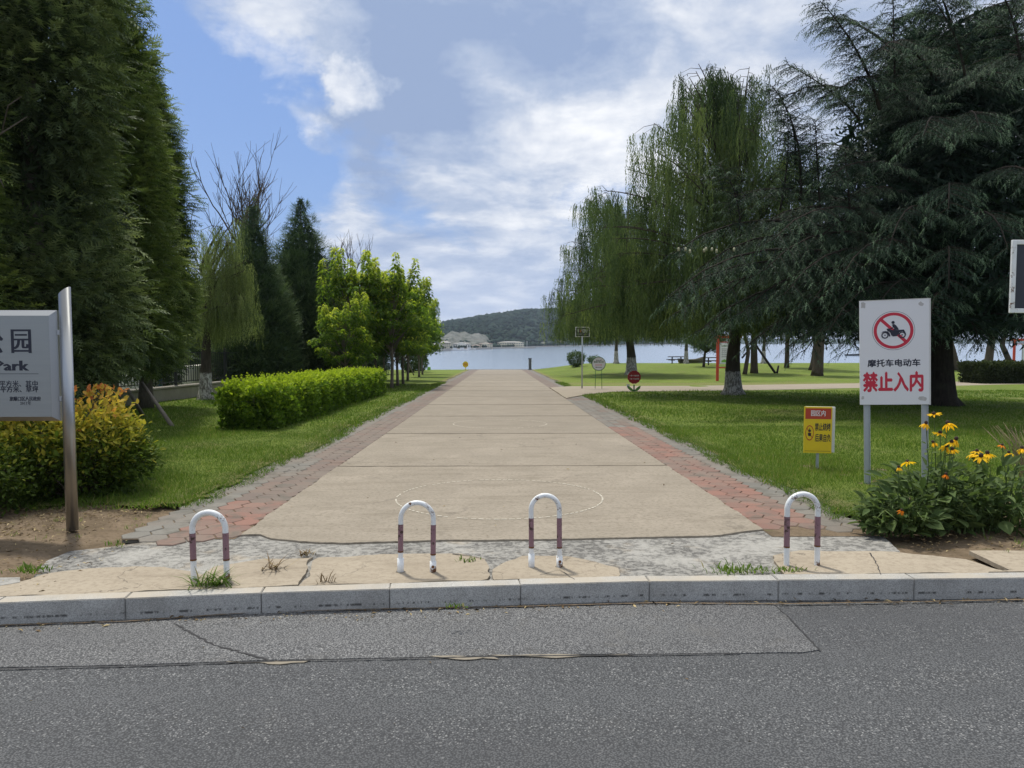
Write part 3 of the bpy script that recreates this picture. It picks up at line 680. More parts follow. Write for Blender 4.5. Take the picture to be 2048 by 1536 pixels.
# ---- hexagon pavers both sides
HR = .142; HX, HY = HR * 1.5, HR * math.sqrt(3)
def hexmesh(m, name='paver'):
    bm = bmesh.new(); r = HR - .006; vs = [bm.verts.new((r * math.cos(k * math.pi / 3), r * math.sin(k * math.pi / 3), 0)) for k in range(6)]
    top = [bm.verts.new((v.co.x * .955, v.co.y * .955, .006)) for v in vs]; bot = [bm.verts.new((v.co.x, v.co.y, -.04)) for v in vs]
    bm.faces.new(top)
    for k in range(6): j = (k + 1) % 6; bm.faces.new((vs[k], vs[j], top[j], top[k])); bm.faces.new((bot[k], bot[j], vs[j], vs[k]))
    me = bpy.data.meshes.new(name); bm.to_mesh(me); bm.free(); me.materials.append(m); return me
HM = {k: hexmesh(M[k]) for k in ('paver_red', 'paver_grey', 'paver_brown')}
def hexcol(x, y, side):
    n = mnoise.noise(Vector((x * 1.5, y * .45, side * 3))) + rnd.uniform(-.12, .12)
    e = (x - XR) if side > 0 else (XL - x)
    if side > 0:
        if y < 17: return 'paver_red' if e < .62 + .1 * n else 'paver_grey'
        if y < 29: return 'paver_grey' if n > -.25 else 'paver_brown'
        return 'paver_brown' if e < .7 else 'paver_grey'
    if y < 8.4: return 'paver_red' if e < .62 + .2 * n else 'paver_grey'
    if y < 10: return 'paver_brown' if e < .6 and n > -.3 else 'paver_grey'
    return 'paver_brown' if e < .62 + .2 * n else 'paver_grey'
for side, lab in ((-1, 'left'), (1, 'right')):
    root = empty('paving_strip', (0, 0, 0), kind='structure'); items = []
    ncol = 6
    for c_ in range(ncol):
        x = (XR + .10 + c_ * HX) if side > 0 else (XL - .10 - c_ * HX)
        k = 0
        while True:
            y = 6.35 + k * HY + (HY / 2 if c_ % 2 else 0); k += 1
            if y > 83.7: break
            fy = gp(1528, 1058).y if side > 0 else gp(480, 1068).y
            fr = 6.98 if side > 0 else 6.62
            if y < fr + .08 * math.sin(x * 9): continue
            if side > 0 and inpoly(x + .1, y, SIDE): continue
            outer = edge_r(y) + .10 if side > 0 else edge_l(y) - .10
            if (side > 0 and x > outer) or (side < 0 and x < outer): continue
            items.append((y, x))
    items.sort()
    J = {k: Acc() for k in HM}
    for i, (y, x) in enumerate(items):
        kind_ = hexcol(x, y, side); z = rzf(x, y) - .010 + rnd.uniform(-.003, .003)
        if i < 300:
            o = link('paver', HM[kind_], root); o.location = (x, y, z); o.rotation_euler = (rnd.uniform(-.02, .02), rnd.uniform(-.02, .02), rnd.choice(range(6)) * math.pi / 3)
        else:
            r = HR - .006; V = [(x + .97 * r * math.cos(k * math.pi / 3), y + .97 * r * math.sin(k * math.pi / 3), z + .006) for k in range(6)]
            J[kind_].add(V, [(0, k, k + 1) for k in range(1, 5)], rnd.random())
    for k in J:
        if J[k].V: o = J[k].link('far_pavers', M[k], root); o['kind'] = 'stuff'
    x0, x1 = (XR, XR + 1.05) if side > 0 else (XL - 1.02, XL)
    link('joint_bed', npmesh('joint_bed', [(x0, 6.7, rzf(0, 6.7) - .014), (x1, 6.7, rzf(0, 6.7) - .014), (x1, 84, rzf(0, 84) - .014), (x0, 84, rzf(0, 84) - .014)], [(0, 1, 2), (0, 2, 3)], M['joint'] if 'joint' in M else M['soil']), root)

# ---- broken concrete between walk and kerb
def kp(px): # point on the back edge of the kerb below a pixel column
    x = gp(px, 1170).x; return (x, kerb_y(x, KW + .004))
G = lambda a, b: (gp(a, b).x, gp(a, b).y)
o = link('worn_concrete', polymesh('worn_concrete', [G(70, 1146), G(95, 1118), G(140, 1098), G(260, 1085), G(340, 1076), G(470, 1070), G(520, 1062), G(900, 1062), G(1500, 1046), G(1640, 1040), G(1735, 1050), G(1775, 1074), G(1800, 1098), G(1812, 1120)] + [kp(1800), kp(1300), kp(900), kp(500), kp(60)], .03, M['rough'], zoff=-.018, jag=.03, step=.05, seed=5, zf=rzf)); tag(o, kind='structure')
apron = empty('broken_apron', (0, 0, 0), kind='structure')
A1 = [G(52, 1160), G(90, 1148), G(180, 1136), G(330, 1134), G(372, 1143), G(405, 1150), G(430, 1134), G(520, 1120), G(628, 1115), G(615, 1126), G(612, 1144), G(596, 1170)]
A1 += [kp(560), kp(300), kp(60), kp(-60)]
A2 = [G(636, 1116), G(700, 1114), G(760, 1108), G(920, 1108), G(970, 1118), G(978, 1132), G(972, 1158)] + [kp(960), kp(780), kp(612)]
A2.insert(len(A2), G(602, 1172)); A2.insert(len(A2), G(618, 1146)); A2.insert(len(A2), G(622, 1128))
A3 = [G(984, 1140), G(1010, 1124), G(1044, 1111), G(1140, 1114), G(1190, 1124), G(1232, 1136), G(1234, 1144)] + [kp(1240), kp(1100), kp(985)]
A4 = [G(1552, 1128), G(1545, 1112), G(1600, 1101), G(1700, 1103), G(1790, 1104), G(1860, 1112), G(1930, 1120), G(2010, 1146)] + [kp(1990), kp(1750), kp(1590)]
A5 = [G(1938, 1104), G(2300, 1104)] + [kp(2300), kp(2030)] + [G(2020, 1143)]
A0 = [G(-700, 1168), G(40, 1156), G(40, 1166)] + [kp(-90), kp(-700)]
for i, (A, z) in enumerate(((A1, .004), (A2, .002), (A3, .003), (A4, .004), (A5, .012), (A0, .006))):
    link('concrete_slab', polymesh('concrete_slab', A, .035, M['apron'] if i < 5 else M['rough'], zoff=z, jag=.040 if i < 4 else .008, step=.025, seed=20 + i, zf=rzf, bevel=0), apron)
crack('slab_crack', [(905, 1108), (940, 1112), (968, 1118)], .012, M['tar'], .004, 11, .01, apron)
crack('slab_crack', [(1150, 1160), (1120, 1140), (1080, 1150)], .006, M['tar'], .004, 12, .01, apron)
crack('slab_crack', [(1740, 1106), (1752, 1125), (1762, 1150)], .008, M['tar'], .006, 13, .01, apron)
crack('slab_crack', [(850, 1082), (700, 1086), (600, 1083), (545, 1077), (522, 1069), (480, 1070)], .016, M['tar'], -.014, 14, .03, apron)
crack('slab_crack', [(850, 1081), (1000, 1080), (1300, 1076), (1440, 1071), (1528, 1059)], .006, M['tar'], -.014, 15, .03, apron)
# ------------------------------------------------------------------ far shore: hills, quarry, sea wall, buildings
def interp(x, P):
    if x <= P[0][0]: return P[0][1]
    for (a, b), (c, d) in zip(P, P[1:]):
        if x <= c: return b + (d - b) * (x - a) / (c - a)
    return P[-1][1]
shore = [(-1500, 709), (0, 708), (600, 706), (860, 703), (1000, 697.5), (1130, 693), (1300, 689.5), (1500, 688), (2048, 687.5), (3400, 687.5)]
def shoreY(px): return (CAM_H - WATER_Z) * FPX / (interp(px, shore) - 684.0)
ridge = [(-1500, 676), (0, 670), (500, 672), (780, 667), (840, 656), (900, 645), (930, 641), (960, 635), (1020, 627), (1045, 622.5), (1075, 622), (1110, 620.5), (1150, 625), (1200, 637), (1260, 655), (1330, 669), (1420, 676), (1600, 678), (2000, 679), (3400, 680)]
def hill(name, pxs, Yr, prof, m, nv=70, bump=3.0, back=True, start=4.0, flat=.0):
    V = []; F = []
    for px in pxs:
        d = ray(px, 684); d = Vector((d.x / d.y, 1.0)); Y0 = shoreY(px) * 1.012 + start; Y1 = max(Yr, Y0 * 1.15)
        ztop = CAM_H + (684 - interp(px, prof)) / FPX * Y1 * math.cos(YAW)
        for k in range(nv):
            v = k / (nv - 1); Y = Y0 + (Y1 - Y0) * v; v = max(0, (v - flat) / (1 - flat)); z = -4.3 + (ztop + 4.3) * (v ** 1.15 * .35 + smooth(v) * .65); X = d.x * Y
            z += bump * (mnoise.noise(Vector((X * .055, Y * .055, 1))) + .7 * mnoise.noise(Vector((X * .14, Y * .14, 5)))) * min(1, v * 8) * (1 if v < .97 else .8) + 7 * mnoise.noise(Vector((X * .006, Y * .006, 2))) * v * (1 - v) * 2
            V.append((X, Y, z))
        V.append((d.x * (Y1 + 400), Y1 + 400, -8))
    n = nv + 1
    for i in range(len(pxs) - 1):
        for j in range(n - 1): a = i * n + j; F += [(a, a + n, a + n + 1), (a, a + n + 1, a + 1)]
    o = link(name, npmesh(name, V, F, m, smooth_=True)); tag(o, kind='structure'); return o
pxs = np.concatenate([np.arange(-1500, 780, 60), np.arange(780, 1340, 1.6), np.arange(1340, 2100, 12), np.arange(2100, 3400, 80)])
hill('hill', pxs, 1500, ridge, M['forest'], bump=3.4, flat=.07)
# forest canopy on the near hill: lumps of crown along the ridge and slope
acc = Acc(); bmi = bmesh.new(); bmesh.ops.create_icosphere(bmi, subdivisions=1, radius=1); IV = np.array([v.co[:] for v in bmi.verts]); IF = np.array([[v.index for v in f.verts] for f in bmi.faces]); bmi.free()
for i in range(2600):
    px = rnd.uniform(885, 1330); v = rnd.random() ** .6 if i > 500 else 1.0
    d = ray(px, 684); Y0 = shoreY(px) * 1.02 + 20; Y1 = max(1500, Y0 * 1.15); ztop = CAM_H + (684 - interp(px, ridge)) / FPX * Y1
    if v < .12: continue
    Y = Y0 + (Y1 - Y0) * v; z = -3.2 + (ztop + 3.2) * (v ** 1.15 * .35 + smooth(v) * .65)
    r = rnd.uniform(2.5, 5.2) * (1 if v > .5 else .8); sc = np.array([r * rnd.uniform(.8, 1.5), r, r * rnd.uniform(.6, 1.0)])
    acc.add(IV * sc * (1 + .25 * rng.normal(size=(len(IV), 1)) * .5) + np.array([d.x / d.y * Y, Y, z + r * .25]), IF, rnd.random())
o = acc.link('forest', M['forest'], smooth_=True); tag(o, kind='stuff', label='dark wooded slope across the water')
# pale quarry face low on the hill
qprof = [(880, 672), (905, 664), (925, 667), (950, 664), (975, 666), (984, 671), (976, 678), (960, 684)]
hill('quarry_face', list(np.arange(880, 982, 1.5)), 860, [(880, 676), (892, 670), (905, 664), (918, 668), (930, 667), (945, 669), (958, 668), (970, 672), (976, 676), (981, 684)], M['rock'], nv=30, bump=3.2, start=60)
hill('shore_bank', list(np.arange(1030, 1330, 4)), 1120, [(1030, 688), (1075, 682), (1090, 679), (1125, 679), (1170, 682), (1330, 683)], M['rock'], nv=16, bump=1.2, start=30)
# sea wall along the far shore
acc = Acc(); prev = None
for px in np.arange(840, 1420, 10):
    d = ray(px, 684); Y = shoreY(px) * 1.004; p = np.array([d.x / d.y * Y, Y]);
    if prev is not None:
        dd = unit(p - prev); n_ = np.array([-dd[1], dd[0]]) * 3
        V = [(*prev, WATER_Z - .5), (*p, WATER_Z - .5), (*p, WATER_Z + 1.6), (*prev, WATER_Z + 1.6), (*(prev + n_), WATER_Z + 1.6), (*(p + n_), WATER_Z + 1.6)]
        acc.add(V, [(0, 1, 2), (0, 2, 3), (3, 2, 5), (3, 5, 4)])
    prev = p
o = acc.link('seawall', M['seawall']); tag(o, kind='structure')

def building(px0, px1, pytop, pybase, floors, nwin, label, wall, roofm, gable=False, group='cream buildings on the far shore', depth=14, Yk=1.03):
    pm = (px0 + px1) / 2; Y = shoreY(pm) * Yk + 6; a = at(px0, pybase, Y); b = at(px1, pybase, Y); wd = (b - a).length; h = (pybase - pytop) / FPX * Y
    base = Vector(((a.x + b.x) / 2, Y, a.z)); base.z += .5; rt = empty('shore_building', base, -math.atan2(base.x, base.y) * .6, label, 'building', group)
    wh = h * (.72 if floors > 1 else .66)
    bottom = -4
    link('wall', bevbox('wall', (wd * .96, depth, wh - bottom), wall, .05, centre=(0, depth / 2, (wh + bottom) / 2)), rt)
    bm = bmesh.new(); ov = .6; x = wd * .5; ridge_ = 0 if gable == 'front' else max(x - depth / 2, x * .2)
    vs = [bm.verts.new(c) for c in [(-x, -ov, wh), (x, -ov, wh), (x, depth + ov, wh), (-x, depth + ov, wh), (-x, -ov, wh + .3), (x, -ov, wh + .3), (x, depth + ov, wh + .3), (-x, depth + ov, wh + .3)]]
    r1, r2 = bm.verts.new((-ridge_, depth / 2, h)), bm.verts.new((ridge_, depth / 2, h)) if ridge_ else None
    if r2 is None: r2 = bm.verts.new((0.01, depth / 2, h))
    for q in ((0, 3, 2, 1), (0, 1, 5, 4), (1, 2, 6, 5), (2, 3, 7, 6), (3, 0, 4, 7)): bm.faces.new([vs[i] for i in q])
    bm.faces.new((vs[4], vs[5], r2, r1)); bm.faces.new((vs[6], vs[7], r1, r2)); bm.faces.new((vs[5], vs[6], r2)); bm.faces.new((vs[7], vs[4], r1))
    me = bpy.data.meshes.new('roof'); bm.to_mesh(me); bm.free(); me.materials.append(roofm); rf = link('roof', me, rt)
    if gable:
        for gx in ((0,) if gable == 'front' else (-wd * .28, wd * .28)):
            gw = wd * (.24 if gable == 'front' else .13)
            link('gable', plate('gable', [(gx - gw, wh * .0), (gx + gw, 0), (gx + gw, wh + .35), (gx, h * .99), (gx - gw, wh + .35)], 1.2, wall, y=-1.2), rt)
    fw, fh = wd * .96 / nwin * .5, wh / floors * .5; me = bevbox('window', (fw, .3, fh), M['bglass'], 0)
    for f in range(floors):
        for i in range(nwin):
            o = link('window', me, rt); o.location = (-wd * .48 + (i + .5) * wd * .96 / nwin, -.02 if not gable else -1.22 if abs(abs(-wd * .48 + (i + .5) * wd * .96 / nwin) - (0 if gable == 'front' else wd * .28)) < wd * (.24 if gable == 'front' else .13) else -.02, wh * (f + .52) / floors)
    return rt
building(852, 884, 688, 700, 2, 8, 'low cream building, leftmost on the far shore beside the green tree', M['bwall2'], M['broof2'], group=None, Yk=1.02)
building(878, 902, 683, 699.5, 3, 6, 'tall cream block of three storeys left of the gabled hall', M['bwall'], M['broof2'], Yk=1.05)
building(905, 941, 685, 698.5, 1, 7, 'cream hall with wide front gable on the far shore', M['bwall2'], M['broof2'], gable='front')
building(942, 962, 690.5, 698, 1, 6, 'small pale annexe between the gabled hall and brown roofed building', M['bwall'], M['broof'])
building(956, 986, 686, 697, 2, 9, 'cream building with brownish hipped roof on the far shore', M['bwall'], M['broof'], gable='front')
building(994, 1049, 683.5, 694, 2, 15, 'long cream building with two gables below the dark hill', M['bwall'], M['broof2'], gable='two', Yk=1.03)
building(1098, 1130, 681.5, 687, 1, 8, 'distant pale building on the bank beside the willow curtain', M['bwall'], M['broof2'], Yk=1.1)
# trees in front of the far buildings
acc = Acc()
for i in range(420):
    px = rnd.choice([rnd.uniform(985, 1000), rnd.uniform(1015, 1040), rnd.uniform(1045, 1130), rnd.uniform(860, 1060), rnd.uniform(1130, 1330), rnd.uniform(1060, 1340)])
    Y = shoreY(px) * rnd.uniform(1.012, 1.03) + rnd.uniform(0, 4); d = ray(px, 684); r = rnd.uniform(.6, 1.3) * (2.1 if px > 1050 else 1)
    acc.add(IV * np.array([r * 1.2, r, r * rnd.uniform(.8, 1.3)]) * (1 + .12 * rng.normal(size=(len(IV), 1))) + np.array([d.x / d.y * Y, Y, -3.2 + r * .7]), IF, rnd.random())
o = acc.link('shore_trees', M['forest'], smooth_=True); tag(o, kind='stuff', label='low dark trees and bushes along the far waterfront')
# jetty, mast and moored boats
d = ray(1054, 690); Yj = shoreY(1054) * .992; X = d.x / d.y * Yj
acc = Acc(); acc.tube([(X, Yj, WATER_Z), (X, Yj, WATER_Z + 7.5)], .22, 5); o = acc.link('white_mast', M['sign_white']); tag(o, 'thin white mast standing on the far jetty', 'mast')
acc = Acc(); a, b = ray(1022, 697), ray(1062, 695); Ya, Yb = shoreY(1022) * .985, shoreY(1062) * .985
acc.box((a.x / a.y * Ya, min(Ya, Yb), WATER_Z - .5), (b.x / b.y * Yb, min(Ya, Yb) + 5, WATER_Z + 1.1)); o = acc.link('jetty', M['seawall']); tag(o, 'low grey jetty out from the far sea wall', 'jetty')
def boat(px, py, Y, L, label, c, cabin=True, group=None):
    d = ray(px, 690); X = d.x / d.y * Y; rt = empty('boat', (X, Y, WATER_Z), rnd.uniform(-.3, .3), label, 'boat', group)
    prof = [(-.5, .28), (-.3, .30), (0, .32), (.3, .38), (.52, .52)]; V = []; F = []
    for x, z in prof:
        wv = .13 * (1 - max(0, (x - .1) / .42) ** 2); V += [(x * L, -wv * L, z * L * .3), (x * L, -wv * L * .5, -.05 * L), (x * L, wv * L * .5, -.05 * L), (x * L, wv * L, z * L * .3)]
    for i in range(4):
        for j in range(4): a = i * 4 + j; bq = i * 4 + (j + 1) % 4; F += [(a, bq, bq + 4), (a, bq + 4, a + 4)]
    F += [(0, 1, 2), (0, 2, 3), (16, 18, 17), (16, 19, 18)]
    link('hull', npmesh('hull', V, F, c), rt)
    if cabin: link('cabin', bevbox('cabin', (L * .28, L * .15, L * .13), M['sign_white'], .03, centre=(-.08 * L, 0, L * .15)), rt)
    return rt
for i, (px, l) in enumerate([(912, 'white moored boat below the gabled hall'), (926, 'pale boat with cabin moored between the hall and annexe'), (940, 'small boat moored left of the brown roofed building')]):
    boat(px, 700, shoreY(px) * .985, 10, l, M['sign_white'] if i != 2 else M['sign_edge'], group='boats moored on the far shore')
boat(1708, 712, 360, 8.5, 'dark low boat on the water left of the white sign', M['dark_panel'], False)

# ------------------------------------------------------------------ trees
def trunk_mesh(acc, P, rad, k=10, flare=0.0, lump=.06, t=.5):
    P = np.asarray(P, float); m = 14; s = np.linspace(0, len(P) - 1, m); Q = np.array([[np.interp(u, range(len(P)), P[:, c]) for c in range(3)] for u in s])
    rr = np.interp(s, range(len(P)), rad); rr = rr * (1 + flare * np.exp(-np.linspace(0, 1, m) * (Q[-1, 2] - Q[0, 2]) / .22))
    n0 = acc.n; acc.tube(Q, rr, k, t); V = acc.V[-1]
    for i in range(m):
        for j in range(k):
            q = V[i * k + j]; c = Q[i]; a = 2 * math.pi * j / k
            f = 1 + lump * mnoise.noise(Vector((math.cos(a) * 1.6, math.sin(a) * 1.6, c[2] * .8 + c[0]))) * 2 + (flare * .35 * math.sin(a * 5) * math.exp(-(c[2] - Q[0, 2]) / .2) if flare else 0)
            V[i * k + j] = c + (q - c) * f
FEATH = [feather(8, .42, .056, .30, .75, s) for s in range(4)]
FEATJ = [feather(8, .58, .075, .22, .95, s + 30) for s in range(4)]
FEATH_UP = [feather(9, .34, .04, -.10, .6, s) for s in range(4)]
def conifer_crown(h, R_, z0, prof, nlump, per, spray, droop, seed, lump=.55, lean=(0, 0), core=True):
    r = np.random.default_rng(seed); acc = Acc()
    t = r.random(nlump * 3) ; rad = prof(t); keep = r.random(nlump * 3) < rad / rad.max(); t = t[keep][:nlump]; n = len(t)
    th = r.random(n) * 2 * math.pi; rad = prof(t) * R_ * r.uniform(.66, 1.04, n); rad = rad * (1 + (.42 if lump > .7 else .16) * np.array([mnoise.noise(Vector((math.cos(q) * 1.3 + seed, math.sin(q) * 1.3, w * h * .42))) for q, w in zip(th, t)])); C = np.stack([rad * np.cos(th) + lean[0] * t, rad * np.sin(th) + lean[1] * t, z0 + t * (h - z0)], 1)
    hol = np.array([mnoise.noise(Vector((c[0] * .75 + seed, c[1] * .75, c[2] * .75))) for c in C]); kp_ = hol > (-.24 if lump > .7 else -1); C, t, th, rad = C[kp_], t[kp_], th[kp_], rad[kp_]; n = len(t)
    out = unit(np.stack([np.cos(th), np.sin(th), np.zeros(n)], 1)); pf = np.clip(prof(t) * 1.35, .22, 1.15); lr = lump * (pf if lump < .7 else .5 + .7 * prof(t)) * (r.uniform(.45, 1.35, n) if lump > .7 else r.uniform(.7, 1.25, n)); lt = r.uniform(.10, .80, n)
    for q in range(per):
        dv = unit(rdirs(n, r) + out * .75 + np.array([0, 0, .25])); pos = C + dv * (lr * r.uniform(.45, .85, n))[:, None]
        d = unit(dv * 1.0 + out * .35 + np.array([0, 0, -droop]) + rdirs(n, r) * .45); T, F = (FEATJ if lump > .75 else FEATH if droop > 0 else FEATH_UP)[q % 4]
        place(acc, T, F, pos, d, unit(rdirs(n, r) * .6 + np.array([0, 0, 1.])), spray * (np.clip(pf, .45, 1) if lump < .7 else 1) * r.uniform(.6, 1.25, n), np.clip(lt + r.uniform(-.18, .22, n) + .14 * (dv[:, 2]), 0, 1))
    if core:    # inner twigs: fill so that the sky does not show through
        m = nlump * 8; t = r.random(m); rad = prof(t) * R_ * r.uniform(.35, .80, m); th = r.random(m) * 6.283
        C = np.stack([rad * np.cos(th) + lean[0] * t, rad * np.sin(th) + lean[1] * t, z0 + t * (h - z0) * .97], 1); T, F = feather(5, .5, .09, .2, .8, 3)
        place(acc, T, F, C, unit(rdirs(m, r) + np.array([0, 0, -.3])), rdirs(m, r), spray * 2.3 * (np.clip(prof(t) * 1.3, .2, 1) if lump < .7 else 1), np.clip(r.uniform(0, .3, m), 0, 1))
    return acc
colprof = lambda t: np.clip((t / .10), 0, 1) ** .45 * np.clip((1 - t), 0, 1) ** .42
coneprof = lambda t: np.clip((t / .08), 0, 1) ** .5 * np.clip((1 - t), 0, 1) ** .72
eggprof = lambda t: np.clip((t / .22), 0, 1) ** .5 * np.clip((1 - t), 0, 1) ** .6
def tree(name, base, label, cat, group, trunkP, trunkR, acc, leafm, barkm, extra=None, flare=.3, mesh=None, crown_name='crown'):
    rt = empty(name, base, 0, label, cat, group)
    if mesh: tm, cm = mesh
    else:
        a = Acc(); trunk_mesh(a, trunkP, trunkR, 12, flare); 
        if extra: extra(a)
        tm = a.mesh('trunk', barkm, True); cm = acc.mesh('crown', leafm)
    link('trunk', tm, rt); link(crown_name, cm, rt); return rt, (tm, cm)

def conifer(name, px, py, h, R_, z0, prof, nl, per, spray, droop, seed, label, leafm, cat='conifer', group=None, lump=.55, tr=.14, lean=(0, 0), Y=None, X=None):
    b = gp(px, py) if X is None else Vector((X, Y, gz(X, Y)))
    acc = conifer_crown(h, R_, z0, prof, nl, per, spray, droop, seed, lump, lean)
    return tree(name, (b.x, b.y, gz(b.x, b.y) - .03), label, cat, group, [(0, 0, 0), (.03, .02, h * .5), (lean[0], lean[1], h * .93)], [tr, tr * .6, .02], acc, leafm, M['bark_grey'])
JG = 'tall dark junipers on the left'
def branchy(a, pts, r0):
    pts = np.asarray(pts, float); a.tube(pts, np.linspace(r0, .006, len(pts)), 5)
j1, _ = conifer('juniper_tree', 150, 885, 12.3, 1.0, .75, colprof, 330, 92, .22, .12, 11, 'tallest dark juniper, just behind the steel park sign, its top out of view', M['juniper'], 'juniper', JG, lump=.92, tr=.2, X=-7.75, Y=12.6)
a = Acc(); q = j1
for (p0, p1, p2, rr) in [((.1, -1.2, 4.0), (.7, -1.9, 4.75), (1.35, -2.2, 4.95), .022), ((.55, -1.8, 4.55), (.8, -2.1, 4.35), (1.0, -2.2, 4.0), .012), ((.8, -1.9, 4.8), (1.1, -2.2, 5.1), (1.4, -2.4, 5.15), .010), ((-.5, -1.6, 4.4), (-.55, -2.2, 5.4), (-.2, -2.5, 5.9), .018), ((-.5, -1.8, 4.9), (-.8, -2.3, 5.2), (-.9, -2.4, 5.7), .01)]:
    branchy(a, [p0, p1, p2], rr)
o = a.link('dead_branch', M['bark_grey'], j1)
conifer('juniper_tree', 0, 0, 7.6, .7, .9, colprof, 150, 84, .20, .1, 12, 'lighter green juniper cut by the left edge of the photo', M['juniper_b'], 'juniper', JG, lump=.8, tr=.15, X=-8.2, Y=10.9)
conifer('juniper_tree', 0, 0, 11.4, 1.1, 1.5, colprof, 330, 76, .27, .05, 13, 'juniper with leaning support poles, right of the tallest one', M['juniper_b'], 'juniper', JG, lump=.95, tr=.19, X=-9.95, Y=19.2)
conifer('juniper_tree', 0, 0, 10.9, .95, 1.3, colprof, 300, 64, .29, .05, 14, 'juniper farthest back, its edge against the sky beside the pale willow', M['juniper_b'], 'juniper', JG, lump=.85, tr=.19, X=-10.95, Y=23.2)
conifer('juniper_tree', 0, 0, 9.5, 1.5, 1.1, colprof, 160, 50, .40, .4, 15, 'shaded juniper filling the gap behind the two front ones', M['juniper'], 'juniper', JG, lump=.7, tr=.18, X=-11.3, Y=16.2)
CG = 'dense cone shaped evergreens by the bright hedge'
conifer('cone_evergreen', 525, 770, 8.9, 1.95, .4, coneprof, 460, 28, .42, -.3, 21, 'slim dark green cone tree, left of its broader neighbour', M['thuja'], 'evergreen tree', CG, lump=.5, tr=.14, X=-11.55, Y=35.5)
conifer('cone_evergreen', 620, 762, 10.2, 2.9, .4, coneprof, 600, 28, .46, -.3, 22, 'broad dark cone tree behind the bright green young trees', M['thuja'], 'evergreen tree', CG, lump=.6, tr=.16, X=-10.5, Y=40)
conifer('cone_evergreen', 0, 0, 8.3, 1.9, .45, coneprof, 220, 30, .36, .2, 23, 'small dark evergreen peeping out right of the broad cone tree', M['thuja'], 'evergreen tree', CG, lump=.6, tr=.16, X=-10.0, Y=45.5)
BG = 'dark trees beyond the left fence'
src = None
for i, (X, Y, sc, lb) in enumerate([(-15.5, 24, .72, 'dark tree beyond the fence, behind the supported juniper'), (-15.2, 31, .66, 'dark tree beyond the fence, behind the pale willow'), (-15.5, 38, .62, 'dark tree beyond the fence, left of the slim cone tree'), (-14.2, 47, .62, 'dark tree in the gap between the two cone trees'), (-12.6, 55, .62, 'dark tree behind the thin trunks of the bright trees'), (-10.8, 63, .55, 'dark tree behind the bright trees, farthest back'), (-18.5, 17, .8, 'dark tree at the far left beyond the fence')]):
    if src is None:
        acc = conifer_crown(8.5, 3.1, .15, eggprof, 300, 20, .6, .3, 31, .8)
        rt, src = tree('background_tree', (X, Y, gz(X, Y)), lb, 'tree', BG, [(0, 0, 0), (0, 0, 4), (0, 0, 7.9)], [.2, .13, .03], acc, M['thuja'], M['bark_dark'])
    else: rt, _ = tree('background_tree', (X, Y, gz(X, Y)), lb, 'tree', BG, None, None, None, None, None, mesh=src)
    rt.scale = (sc, sc, sc); rt.rotation_euler.z = i * 1.1

# ---- willows
def strands(acc, O, L, r, per, leafL, leafW, spread, sway=.12, tint=None, zmin=None):
    """hanging shoots: O origins, L lengths"""
    if zmin is not None:
        kk = O[:, 2] > zmin + .6; O, L = O[kk], L[kk]; tint = tint[kk] if tint is not None else None
    n = len(O) * per; o = np.repeat(O, per, 0) + r.normal(size=(n, 3)) * np.array([spread, spread, spread * .35]); Ln = np.repeat(L, per) * r.uniform(.55, 1.08, n)
    if zmin is not None: Ln = np.minimum(Ln, np.maximum(.3, o[:, 2] - zmin - r.uniform(0, .75, n) ** 1.6 * 1.6 - np.repeat(np.abs(r.normal(size=len(O))) * .35, per)))
    tt = np.repeat(tint if tint is not None else r.uniform(.2, .75, len(O)), per) + r.uniform(-.12, .12, n)
    sw = r.normal(size=(n, 2)) * sway; step = leafL * .54; m = np.maximum(3, (Ln / step)).astype(int); idx = np.repeat(np.arange(n), m); k = np.concatenate([np.arange(q) for q in m]); s = k / m[idx]
    base = o[idx] + np.stack([sw[idx, 0] * np.sqrt(s) * 1.2 + .02 * np.sin(s * 9 + idx), sw[idx, 1] * np.sqrt(s) * 1.2 + .02 * np.cos(s * 8 + idx), -s * Ln[idx]], 1)
    N = len(idx); a = r.random(N) * 6.283; spr = r.uniform(.15, .55, N); d = unit(np.stack([np.cos(a) * spr, np.sin(a) * spr, -np.ones(N)], 1)); side = unit(np.cross(d, rdirs(N, r)))
    ll = leafL * r.uniform(.6, 1.2, N) * (1 - .35 * s); V = np.stack([base, base + d * (ll * .42)[:, None] + side * leafW, base + d * ll[:, None]], 1)
    V[:, 0] -= side * leafW * .4
    F = np.arange(N * 3).reshape(-1, 3); acc.add(V.reshape(-1, 3), F, np.repeat(np.clip(tt[idx] + r.uniform(-.1, .1, N), 0, 1), 3))
